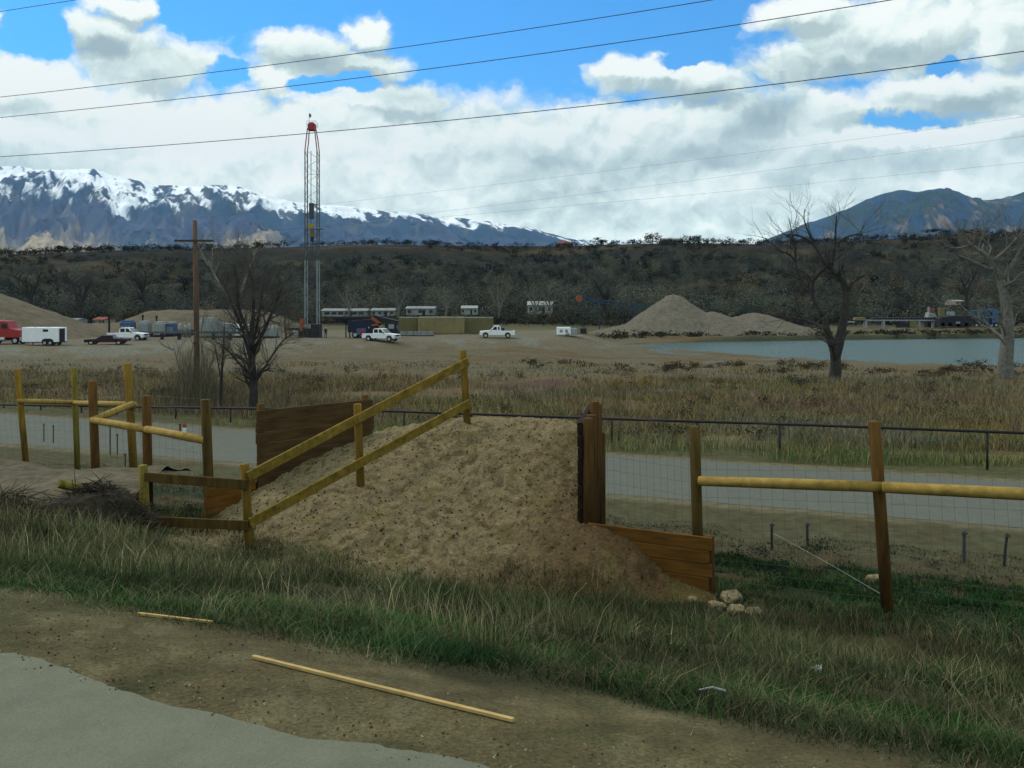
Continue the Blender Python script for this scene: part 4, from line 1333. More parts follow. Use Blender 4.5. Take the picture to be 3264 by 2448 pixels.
def pickup(paint, label, px, py, d, rz, cab='crew', extras=True):
    """pickup with its nose towards +x before turning"""
    root = empty('pickup_truck', on_ground(px, d=d), rz)
    tag(root, label, 'pickup truck')
    W = 1.95; r = .40; wf, wr = 1.85, -1.75
    prof = arch_profile(-2.85, 2.75, .48, 1.12, [wr, wf], .52)
    hood = prof[:-1] + [(2.78, .98), (2.72, 1.10), (1.25, 1.22), (-2.85, 1.18)]
    hood[0] = (-2.85, 1.18)
    mb = MB(); mb.prism(hood, W); mb.build('body', M[paint], root, bevel=.03)
    # cab with raked windscreen and rear window
    cx0 = -1.05 if cab == 'crew' else -.65
    cp = [(cx0, 1.19), (cx0 + .12, 1.88), (cx0 + .35, 1.95), (.45, 1.95), (1.22, 1.22)]
    mb = MB(); mb.prism(cp, W - .22); mb.build('cab', M[paint], root, bevel=.03)
    gy = (W - .22) / 2 + .004
    for s in (-1, 1):
        mids = [(.02, .78), (cx0 + .22, -.12)] if cab == 'crew' else [(.02, .78), (cx0 + .22, -.15)]
        for (a, b) in mids:
            top_b = min(b, .42)
            q = [(a, 1.30), (b, 1.30), (top_b, 1.85), (a + .03, 1.85)]
            mb = MB()
            for x, z in q: mb.v.append(Vector((x, s * gy, z)))
            mb.f.append((0, 1, 2, 3) if s < 0 else (3, 2, 1, 0))
            mb.build('side_window', M['glass'], root)
    mb = MB(); i = 0
    hw = (W - .36) / 2
    for x, y, z in [(1.16, -hw, 1.30), (1.16, hw, 1.30), (.56, hw * .94, 1.87), (.56, -hw * .94, 1.87)]: mb.v.append(Vector((x + .015, y, z + .012)))
    mb.f.append((0, 1, 2, 3)); mb.build('windscreen', M['glass'], root)
    mb = MB()
    for x, y, z in [(cx0, -hw, 1.32), (cx0, hw, 1.32), (cx0 + .10, hw * .94, 1.84), (cx0 + .10, -hw * .94, 1.84)]: mb.v.append(Vector((x - .012, y, z)))
    mb.f.append((3, 2, 1, 0)); mb.build('rear_window', M['glass'], root)
    mb = MB(); mb.box((-1.95 if cab == 'crew' else -1.75, 0, 1.19), (1.65, W - .3, .03)); mb.build('bed_opening', M['dark'], root)
    for x in (wf, wr):
        for s in (-1, 1): wheel(root, x, s * (W / 2 - .16), r, .27)
    mb = MB(); mb.box((2.83, 0, .60), (.16, W - .06, .22)); mb.build('front_bumper', M['chrome'], root, bevel=.02)
    mb = MB(); mb.box((-2.90, 0, .58), (.14, W - .1, .18)); mb.build('rear_bumper', M['chrome'], root, bevel=.02)
    mb = MB(); mb.box((2.785, 0, .90), (.05, 1.1, .26)); mb.build('grille', M['dark'], root)
    for s in (-1, 1):
        mb = MB(); mb.box((2.785, s * .76, .92), (.05, .30, .2)); mb.build('headlight', M['chrome'], root)
        mb = MB(); mb.box((-2.862, s * .88, .98), (.03, .13, .3)); mb.build('taillight', M['red'], root)
        mb = MB(); mb.box((.95, s * (W / 2 + .08), 1.34), (.1, .18, .2)); mb.build('mirror', M['dark'], root)
    for x in ([.0, -.98] if cab == 'crew' else [.0]):
        for s in (-1, 1):
            mb = MB(); mb.box((x, s * (W / 2 + .004), .98), (.14, .02, .04)); mb.build('door_handle', M['dark'], root)
    return root


GY = lambda px, d: gz(d * (px - CX) / F, d)
pickup('white', 'white crew-cab pickup parked behind the maroon pickup, nose to the right', 409, 1081, 139.0, R(-4))
pm_ = pickup('white', 'white crew-cab pickup parked before the dark rig carrier, nose to the right', 1216, 1083, 141.5, R(-22))
pk3 = pickup('white', 'white extended-cab pickup with its nose to the left, alone near the pad centre', 1584, 1075, 150.0, R(182), cab='ext')
mp_ = pickup('maroon', 'low dark maroon pickup in front of the left white pickup', 342, 1103, 126.0, R(186))
mp_.scale = (1, 1, .64)
mb = MB(); mb.box((-.95, 0, 1.42), (.5, 1.5, .42)); mb.build('toolbox', M['dark'], pk3, bevel=.03)


def cargo_trailer():
    d = 124.0; root = empty('cargo_trailer', on_ground(142, d=d), R(-3)); tag(root, 'boxy white cargo trailer right behind the red truck', 'trailer')
    mb = MB(); mb.box((0, 0, 1.42), (5.0, 2.2, 1.95)); mb.build('box_body', M['white'], root, bevel=.05)
    mb = MB(); mb.box((0, 0, .40), (5.1, 2.1, .08)); mb.build('floor_frame', M['dark'], root)
    mb = MB(); mb.box((.75, -1.104, 1.98), (.75, .02, .32)); mb.build('window', M['glass'], root, bevel=.008)
    mb = MB(); mb.box((2.54, -.2, 1.35), (.05, 1.3, 1.75)); mb.build('ramp_door', M['dark'], root)
    mb = MB(); mb.prism([(.2, .42), (.35, .78), (.7, .92), (1.4, .92), (1.75, .78), (1.9, .42)], 2.34); mb.build('fender', M['dark'], root)
    for x in (.68, 1.42):
        for s in (-1, 1): wheel(root, x, s * 1.06, .34, .22)
    mb = MB(); mb.beam((-2.5, -.6, .5), (-3.5, 0, .5), .08, .1); mb.beam((-2.5, .6, .5), (-3.5, 0, .5), .08, .1); mb.build('hitch', M['dark'], root)
    mb = MB(); mb.box((-1.0, -1.0, .32), (.12, .1, .62)); mb.build('jack', M['steel_dark'], root)
    for x in (-1.2, .6):
        mb = MB(); mb.box((x, 0, 2.44), (.4, .4, .1)); mb.build('roof_vent', M['offwhite'], root)


cargo_trailer()


def semi():
    d = 128.0; root = empty('semi_truck', on_ground(28, d=d), R(0)); tag(root, 'red semi truck cab cut by the left edge of the view', 'truck')
    mb = MB(); mb.prism([(-2.0, .9), (-2.0, 3.05), (-1.7, 3.25), (.3, 3.2), (.75, 2.15), (2.0, 1.95), (2.15, .9)], 2.3); mb.build('cab', M['red'], root, bevel=.05)
    for s in (-1, 1):
        mb = MB(); mb.box((.02, s * 1.153, 2.5), (.8, .02, .65)); mb.build('side_window', M['glass'], root)
    mb = MB(); mb.box((-2.02, 0, 2.3), (.03, 1.2, .6)); mb.build('rear_window', M['glass'], root)
    mb = MB(); mb.box((0, 0, .78), (5.6, 1.0, .24)); mb.build('chassis', M['dark'], root)
    for s in (-1, 1):
        mb = MB(); mb.tube([(-2.2, s * 1.0, 1.0), (-2.2, s * 1.0, 3.9)], .08, 8); mb.build('exhaust_stack', M['steel_dark'], root)
        mb = MB(); mb.tube([(-1.1, s * 1.08, .72), (.1, s * 1.08, .72)], .30, 10); mb.build('fuel_tank', M['chrome'], root)
        for x in (1.45, -2.0, -3.1): wheel(root, x, s * 1.0, .5, .3)
    mb = MB(); mb.box((-3.0, 0, 1.02), (1.5, 1.0, .14)); mb.build('fifth_wheel', M['dark'], root)
    mb = MB(); mb.tube([(-.7, 0, 3.2), (-.7, 0, 3.6)], .12, 8); mb.build('beacon', M['offwhite'], root)
    mb = MB(); mb.box((2.2, 0, .75), (.2, 2.3, .4)); mb.build('bumper', M['chrome'], root)


semi()


def utility_trailer():
    d = 156.0; root = empty('utility_trailer', on_ground(1805, d=d), R(0)); tag(root, 'low white box trailer with a black generator hitched behind, near the lake tip', 'trailer')
    mb = MB(); mb.box((-.45, 0, .86), (2.3, 1.8, 1.25)); mb.build('tall_box', M['white'], root, bevel=.05)
    mb = MB(); mb.box((1.25, 0, .78), (1.05, 1.8, 1.05)); mb.build('short_box', M['offwhite'], root, bevel=.05)
    for x in (-.9, 0): 
        mb = MB(); mb.box((x, -.905, .85), (.5, .02, .5)); mb.build('panel_door', M['offwhite'], root)
    for s in (-1, 1): wheel(root, .2, s * .8, .3, .2)
    mb = MB(); mb.beam((1.75, 0, .35), (3.6, 0, .35), .1, .1); mb.build('drawbar', M['dark'], root)
    mb = MB(); mb.tube([(2.9, 0, .45), (2.9, 0, 1.25), (2.9, 0, 1.4)], [.55, .55, .3], 10); mb.build('generator', M['dark'], root)


utility_trailer()

# ------------------------------------------------------------------ drilling rig
def rig():
    d = 150.0
    b = on_ground(995, d=d); root = empty('drilling_rig', b); tag(root, 'tall lattice drilling mast with a red crown standing on a dark base', 'drilling rig')
    L = lambda px, py, dy=0.0: P(px, py, d) - b + Vector((0, dy, 0))
    zt = L(995, 412).z; z0 = L(995, 1040).z; hw = 19 * d / F; dep = 1.8
    zk = L(995, 480).z; cx = L(995, 0).x
    corners = [(-1, 0), (1, 0), (-1, 1), (1, 1)]
    def leg(z):
        k = 1.0 if z < zk else 1.0 - .42 * (z - zk) / (zt - zk)
        return hw * k
    for sx, sy in corners:
        zm = L(995, 830).z
        mb = MB(); mb.tube([(cx + sx * leg(z), sy * dep - .9, z) for z in (z0, zm)], .10, 6); mb.build('leg', M['steel_grey'], root)
        mb = MB(); mb.tube([(cx + sx * leg(z), sy * dep - .9, z) for z in (zm, zk)], .095, 6); mb.build('leg', M['steel_dark'], root)
        mb = MB(); mb.tube([(cx + sx * leg(z), sy * dep * (1 if z < zt else .7) - .9, z) for z in (zk, (zk + zt) / 2, zt)], .09, 6); mb.build('leg', M['red'], root)
    mb = MB(); zs = np.linspace(z0, zk, 24)
    for i in range(len(zs) - 1):
        a, c = zs[i], zs[i + 1]
        for sy in (0, 1):
            y = sy * dep - .9
            if sy == 1:
                s = 1 if i % 2 else -1
                mb.beam((cx - s * hw, y, a), (cx + s * hw, y, c), .05, .05, Vector((0, 1, 0)))
            if i % 4 == 0 and sy == 1: mb.beam((cx - hw, y, a), (cx + hw, y, a), .05, .05)
        for sx in (-1, 1):
            s = 1 if i % 2 else -1
            mb.beam((cx + sx * hw, -s * dep / 2, a), (cx + sx * hw, s * dep / 2, c), .05, .05, Vector((1, 0, 0)))
    mb.build('lattice', M['steel_mid'], root)
    mb = MB(); mb.tube([(cx - .25, .3, z0), (cx - .25, .3, zk)], .06, 6); 
    mb.tube([(cx + .02, .2, z0), (cx + .02, .2, L(0, 720).z)], .06, 6); mb.build('drill_pipe', M['steel_dark'], root)
    mb = MB(); mb.box((cx - .02, 0, L(0, 406).z), (1.15, 1.5, 1.05)); mb.box((cx - .02, 0, L(0, 395).z), (.75, 1.1, .4)); mb.build('crown_block', M['red'], root, bevel=.06)
    mb = MB(); za, zb = L(0, 400).z, L(0, 388).z
    for x in (-.75, .75): mb.tube([(cx + x, -.6, za - .3), (cx + x, -.6, zb)], .03, 5); mb.tube([(cx + x, .6, za - .3), (cx + x, .6, zb)], .03, 5)
    mb.tube([(cx - .75, -.6, zb), (cx + .75, -.6, zb)], .03, 5); mb.build('crown_guard', M['steel_dark'], root)
    mb = MB(); mb.tube([(cx - .5, 0, zb - .4), (cx - .5, 0, L(0, 360).z)], .025, 5); mb.build('flag_pole', M['steel_dark'], root)
    mb = MB(); zf = L(0, 368).z
    for k in range(5): mb.v += [Vector((cx - .5 + k * .09, math.sin(k) * .05, zf + .38 - k * .05)), Vector((cx - .5 + k * .09, math.sin(k) * .05, zf - .38 + k * .03))]
    for k in range(4): mb.f.append((2 * k, 2 * k + 1, 2 * k + 3, 2 * k + 2))
    mb.build('flag', M['orange'], root)
    zb = L(0, 730).z
    mb = MB(); mb.box((cx + .55, -.6, zb), (2.9, 2.2, .1))
    mb.build('monkey_board', M['steel_grey'], root)
    mb = MB()
    for x in (-.6, .3): mb.box((cx + x * .5, -.9, zb + .5), (.06, .06, 1.0))
    mb.box((cx + .0, -.95, zb + .35), (1.0, .1, .9)); mb.build('board_panel', M['yellow'], root)
    mb = MB(); mb.box((cx, 0, L(0, 745).z), (.7, .6, 1.0)); mb.build('travelling_block', M['yellow'], root, bevel=.08)
    mb = MB(); mb.box((cx, 0, L(0, 762).z), (.5, .5, .9)); mb.build('hook', M['dark'], root, bevel=.08)
    mb = MB(); mb.box((cx - .15, .2, L(0, 672).z), (.75, .6, 2.6)); mb.build('racking_bundle', M['steel_dark'], root, bevel=.1)
    # base
    mb = MB(); za = 0; mb.box((L(985, 0).x, .5, L(0, 1056).z / 2 + .2), (3.4, 3.0, L(0, 1044).z)); mb.box((L(1011, 0).x, -.4, L(0, 1050).z * .52), (1.3, 2.6, L(0, 1016).z)); mb.build('substructure', M['dark'], root, bevel=.05)
    mb = MB(); mb.box((L(966, 0).x, -1.2, L(0, 1035).z), (.45, .6, 2.0)); mb.beam(L(966, 1050, -1.2), L(975, 1016, -1.2), .3, .3, Vector((0, 1, 0))); mb.build('orange_panel', M['orange'], root)
    mb = MB(); mb.box((L(988, 0).x, -1.1, L(0, 1052).z), (1.9, .1, .08)); mb.box((L(988, 0).x, -1.1, L(0, 1042).z), (1.9, .1, .08))
    for x in (972, 984, 1000): mb.box((L(x, 0).x, -1.1, L(0, 1060).z), (.08, .1, 1.8))
    mb.build('handrail', M['steel_dark'], root)
    mb = MB(); mb.box((L(951, 0).x, -1.4, .55), (.75, .8, 1.0)); mb.build('control_box', M['offwhite'], root, bevel=.05)
    mb = MB(); mb.box((L(945, 0).x, 0, 1.4), (2.6, 2.2, .35)); mb.build('work_deck', M['dark'], root)
    for px in (928, 960):
        mb = MB(); mb.tube([(L(px, 0).x, -.8, -.1), (L(px, 0).x, -.8, 1.4)], .1, 6); mb.build('deck_leg', M['dark'], root)


rig()


def carrier():
    d = 149.0; b = on_ground(1180, d=d); root = empty('rig_carrier', b); tag(root, 'dark rig carrier truck with a long overhanging boom, right of the drilling mast', 'truck')
    L = lambda px, py, dy=0.0: P(px, py, d) - b + Vector((0, dy, 0))
    mb = MB(); mb.prism([(L(1112, 0).x, .9), (L(1112, 0).x, L(0, 1022).z), (L(1205, 0).x, L(0, 1016).z), (L(1205, 0).x, .9)], 2.4); mb.build('engine_housing', M['navy'], root, bevel=.05)
    mb = MB(); mb.beam(L(1068, 1013), L(1195, 1011), 1.9, .42); mb.beam(L(1190, 1011), L(1268, 1030), 1.7, .8); mb.beam(L(1070, 1024), L(1100, 1022), 1.2, .5); mb.build('boom', M['dark'], root, bevel=.04)
    mb = MB()
    for k in range(6): mb.beam(L(1080 + k * 18, 1016, -1), L(1098 + k * 18, 1026, -1), .09, .09)
    mb.beam(L(1072, 1027, -1), L(1130, 1034, -1), .14, .14); mb.build('truss', M['dark'], root)
    mb = MB(); mb.beam(L(1188, 1012, -1.25), L(1218, 1034, -1.25), .2, .5); mb.beam(L(1188, 1036, -1.25), L(1222, 1032, -1.25), .2, .3); mb.build('hoist_frame', M['orange'], root)
    mb = MB(); mb.prism([(L(1230, 0).x, .8), (L(1230, 0).x, L(0, 1028).z), (L(1258, 0).x, L(0, 1026).z), (L(1270, 0).x, L(0, 1050).z), (L(1272, 0).x, .8)], 2.3); mb.build('cab', M['dark'], root, bevel=.05)
    mb = MB(); mb.box((L(1250, 0).x, -1.16, L(0, 1040).z), (.9, .02, .7)); mb.build('cab_window', M['steel_grey'], root)
    mb = MB(); mb.box((L(1200, 0).x, 0, .8), (7.4, 1.2, .3)); mb.build('chassis', M['dark'], root)
    for px in (1136, 1158, 1196, 1252):
        for s in (-1, 1): wheel(root, L(px, 0).x, s * 1.05, .52, .3)
    mb = MB(); mb.box((L(1156, 0).x, -1.0, 1.0), (1.5, .9, 1.1)); mb.build('toolbox', M['blue'], root, bevel=.05)
    mb = MB(); mb.box((L(1158, 0).x, -1.3, L(0, 1057).z), (.8, .5, .6)); mb.build('fuel_can', M['red'], root, bevel=.05)
    # pieces under the boom
    mb = MB()
    for px in (1102, 1114): mb.tube([(L(px, 0).x, .2, -.1), (L(px, 0).x, .2, L(0, 1018).z)], .1, 6)
    mb.build('boom_rest', M['dark'], root)


carrier()


def tanks():
    def tank(px0, px1, ytop, d, label, m, name='frac_tank'):
        b = on_ground((px0 + px1) / 2, d=d); root = empty(name, b); tag(root, label, 'tank')
        w = (px1 - px0) * d / F; h = (P(0, ytop, d) - b).z
        mb = MB(); mb.box((0, 0, h / 2), (w, 2.5, h)); mb.build('shell', M[m], root, bevel=.08)
        mb = MB()
        n = max(2, int(w / 1.1))
        for k in range(n): mb.box((-w / 2 + (k + .5) * w / n, -1.28, h * .5), (.1, .06, h * .94))
        mb.build('rib', M[m], root)
        mb = MB(); mb.box((0, 0, h + .04), (w * .98, 2.3, .06)); mb.build('top_walkway', M['offwhite'], root)
        mb = MB(); mb.tube([(w * .3, 0, h), (w * .3, 0, h + .35)], .3, 8); mb.build('hatch', M['steel_dark'], root)
        mb = MB()
        for s in (-.1, .1): mb.tube([(-w / 2 - .06, -1.0 + s * 2, 0), (-w / 2 - .06, -1.0 + s * 2, h)], .03, 4)
        mb.build('ladder', M['steel_dark'], root)
    tank(1334, 1480, 1011, 165, 'long tan tank standing right of the rig carrier', 'tan_tank')
    tank(1480, 1572, 1012, 168, 'olive yellowish tank behind the right end of the long tan tank', 'green_box')
    tank(1274, 1332, 1012, 167, 'short green-yellow tank between the rig carrier and the long tan tank', 'green_box')
    # low pallets / barriers
    b = on_ground(1330, d=157); root = empty('barrier_row', b); tag(root, 'low teal grey liner berm in front of the long tan tank', 'barrier')
    w = 5.8
    for k in range(5):
        mb = MB(); mb.prism([(-w / 2 + k * w / 5, 0), (-w / 2 + k * w / 5 + .05, .8), (-w / 2 + (k + 1) * w / 5 - .1, .8), (-w / 2 + (k + 1) * w / 5 - .05, 0)], .5); mb.build('segment', M['steel_grey'], root)
    mb = MB(); mb.tube([(-w / 2, -.3, .1), (w / 2, -.3, .1)], .08, 6); mb.build('hose', M['dark'], root)


tanks()


def equipment():
    """the skids, tanks and stacks half hidden behind the pole and the twiggy tree"""
    def skid(px, ytop, d, w, m, label, cat, cap='offwhite'):
        b = on_ground(px, d=d); root = empty('equipment_skid', b); tag(root, label, cat)
        h = (P(0, ytop, d) - b).z
        mb = MB(); mb.box((0, 0, h * .45 + .15), (w, 2.0, h * .75)); mb.build('housing', M[m], root, bevel=.06)
        mb = MB(); mb.box((0, 0, h * .92), (w * .8, 1.6, h * .14)); mb.build('cover', M[cap], root, bevel=.05)
        mb = MB(); mb.box((0, 0, .12), (w * 1.1, 2.1, .2)); mb.build('skid_frame', M['dark'], root)
        mb = MB()
        for k in range(3): mb.box((-w * .3 + k * w * .3, -1.01, h * .45), (w * .2, .03, h * .4))
        mb.build('panel', M['steel_grey'], root)
    skid(408, 1020, 152, 1.9, 'blue', 'blue equipment skid behind the cab of the left white pickup', 'equipment skid', 'blue')
    skid(462, 1022, 153, 1.6, 'steel_grey', 'grey equipment skid with a pale cover right of the blue skid', 'equipment skid')
    skid(512, 1024, 153, 1.7, 'offwhite', 'pale equipment skid left of the small blue tank', 'equipment skid')
    skid(548, 1025, 154, 1.2, 'blue', 'small blue skid close left of the pale upright tanks', 'equipment skid', 'offwhite')
    skid(668, 1012, 150, 3.0, 'offwhite', 'tall pale skid just right of the power pole', 'equipment skid')
    skid(722, 1030, 150, 2.6, 'steel_grey', 'grey skid behind the left limbs of the twiggy tree', 'equipment skid')
    skid(768, 1028, 151, 2.2, 'white', 'white skid behind the crown of the twiggy tree', 'equipment skid')
    skid(862, 1038, 150, 2.4, 'offwhite', 'low pale skid between the twiggy tree and the drilling rig', 'equipment skid')
    for k, (px, lab) in enumerate([(575, 'left one of three pale upright tanks left of the power pole'), (590, 'middle one of three pale upright tanks left of the power pole'), (604, 'right one of three pale upright tanks left of the power pole')]):
        b = on_ground(px, d=150); root = empty('upright_tank', b); tag(root, lab, 'tank', 'pale upright tanks')
        h = (P(0, 1030 + (k % 2) * 6, 150) - b).z
        mb = MB(); mb.tube([(0, 0, 0), (0, 0, h * .85), (0, 0, h)], [.3, .3, .12], 10); mb.build('shell', M['offwhite'], root, smooth=True)
        mb = MB(); mb.tube([(0, -.3, 0), (0, -.34, h * .6)], .04, 5); mb.build('pipe', M['dark'], root)
    for px, yt, yb, w, lab in [(348, 1004, 1050, .5, 'tallest black stack, left of the left white pickup'), (394, 1001, 1062, .42, 'black stack above the blue skid'),
                               (455, 1003, 1062, .38, 'dark stack above the grey skid before the sand pile'), (499, 1006, 1062, .38, 'dark stack above the pale skid before the sand pile')]:
        d = 156.0; b = on_ground(px, d=d); root = empty('exhaust_stack', b); tag(root, lab, 'stack')
        h = (P(0, yt, d) - b).z
        mb = MB(); mb.tube([(0, 0, 0), (0, 0, h * .86), (0, 0, h * .9), (0, 0, h)], [w * .35, w * .35, w * .5, w * .5], 8); mb.build('pipe', M['dark'], root)
        mb = MB(); mb.box((0, 0, .1), (w * 2, w * 2, .2)); mb.build('base', M['steel_dark'], root)
    # dark low hedge of hoses and frames along the pad
    b = on_ground(640, d=141); root = empty('pipe_rack', b); tag(root, 'long low dark pipe rack in front of the pale skids', 'pipe rack')
    for k in range(7):
        x = -8.5 + k * 2.6
        mb = MB(); mb.box((x, 0, .5), (.12, 1.2, 1.0)); mb.build('stand', M['dark'], root)
    mb = MB()
    for k in range(9): mb.tube([(-9.2 + random.uniform(-.4, .4), -.5 + k * .12, 1.0 + (k % 3) * .11), (8.0 + random.uniform(-.6, .6), -.5 + k * .12, 1.0 + (k % 3) * .11)], .055, 5)
    mb.build('pipe_bundle', M['steel_dark'], root)


equipment()


def person(px, d, label, h=1.78, face=0.0):
    b = on_ground(px, d=d); root = empty('person', b, face); tag(root, label, 'person')
    s = h / 1.78
    me = bpy.data.meshes.new('body')
    J = [(0, 0, .95, .15, .11), (0, 0, 1.15, .15, .10), (0, 0, 1.38, .18, .11), (0, 0, 1.50, .06, .06), (0, -.01, 1.60, .085, .10), (0, 0, 1.72, .08, .09),
         (-.20, 0, 1.42, .06, .06), (-.27, -.02, 1.15, .05, .05), (-.26, -.12, .92, .038, .038), (.20, 0, 1.42, .06, .06), (.27, -.02, 1.15, .05, .05), (.25, -.14, .94, .038, .038),
         (-.10, 0, .88, .095, .095), (-.12, -.02, .50, .065, .065), (-.13, 0, .08, .048, .05), (-.13, -.16, .04, .04, .035),
         (.10, 0, .88, .095, .095), (.13, .02, .50, .065, .065), (.15, .04, .08, .048, .05), (.15, -.12, .04, .04, .035)]
    E = [(0, 1), (1, 2), (2, 3), (3, 4), (4, 5), (2, 6), (6, 7), (7, 8), (2, 9), (9, 10), (10, 11), (0, 12), (12, 13), (13, 14), (14, 15), (0, 16), (16, 17), (17, 18), (18, 19)]
    me.from_pydata([(x * s, y * s, z * s) for x, y, z, _, _ in J], E, [])
    o = bpy.data.objects.new('body', me); col.objects.link(o); o.parent = root
    sk = o.modifiers.new('skin', 'SKIN'); sub = o.modifiers.new('sub', 'SUBSURF'); sub.levels = sub.render_levels = 1
    for i, v in enumerate(me.skin_vertices[0].data): v.radius = (J[i][3] * s, J[i][4] * s)
    me.skin_vertices[0].data[0].use_root = True
    me.materials.append(M['cloth_dark'])
    mb = MB(); mb.tube([(0, -.02, 1.56 * s), (0, -.05, 1.62 * s), (0, -.05, 1.68 * s)], [.06, .085, .07], 8); mb.build('face', M['skin'], root)
    mb = MB(); mb.tube([(0, 0, 1.69 * s), (0, 0, 1.75 * s), (0, 0, 1.82 * s)], [.125, .12, .06], 10); mb.build('hard_hat', M['offwhite'], root)


person(1038, 146.0, 'person in dark clothes standing between the drilling rig and its carrier')
person(1176, 146.5, 'person in dark clothes standing behind the bed of the middle white pickup', 1.8)

# ------------------------------------------------------------------ conveyors and plant beyond the lake
def conveyor(px0, y0, px1, y1, d, m, label, end=None):
    a, b = P(px0, y0, d), P(px1, y1, d)
    g = Vector((a.x, a.y, gz(a.x, a.y))); root = empty('conveyor', g); tag(root, label, 'conveyor')
    a, b = a - g, b - g
    mb = MB()
    for yy in (-.5, .5):
        for zz in (-.35, .35): mb.tube([a + Vector((0, yy, zz)), b + Vector((0, yy, zz))], .09, 5)
    n = 16
    for k in range(n):
        p, q = a.lerp(b, k / n), a.lerp(b, (k + 1) / n); s = 1 if k % 2 else -1
        mb.tube([p + Vector((0, -.5, -.35 * s)), q + Vector((0, -.5, .35 * s))], .07, 4)
    mb.build('frame', M[m], root)
    mb = MB(); mb.beam(a + Vector((0, 0, .42)), b + Vector((0, 0, .42)), .9, .1); mb.build('belt', M['dark'], root)
    for f in (.25, .75):
        mb = MB(); p = a.lerp(b, f)
        for yy in (-.5, .5): mb.tube([p + Vector((0, yy, 0)), Vector((p.x + .6, yy, -.5))], .09, 5)
        mb.tube([p + Vector((0, -.5, 0)), p + Vector((0, .5, 0))], .09, 5)
        mb.build('support', M[m], root)
    if end: 
        mb = MB(); mb.tube([a + Vector((0, -.7, 0)), a + Vector((0, .7, 0))], .75, 12); mb.build('head_drum', M[end], root)
    return root


conveyor(1846, 952, 2075, 982, 208, 'teal', 'blue lattice conveyor sloping into the back of the gravel pile', 'orange')
conveyor(2420, 1003, 2640, 1048, 212, 'dark', 'dark conveyor sloping down behind the forked bare tree', None)


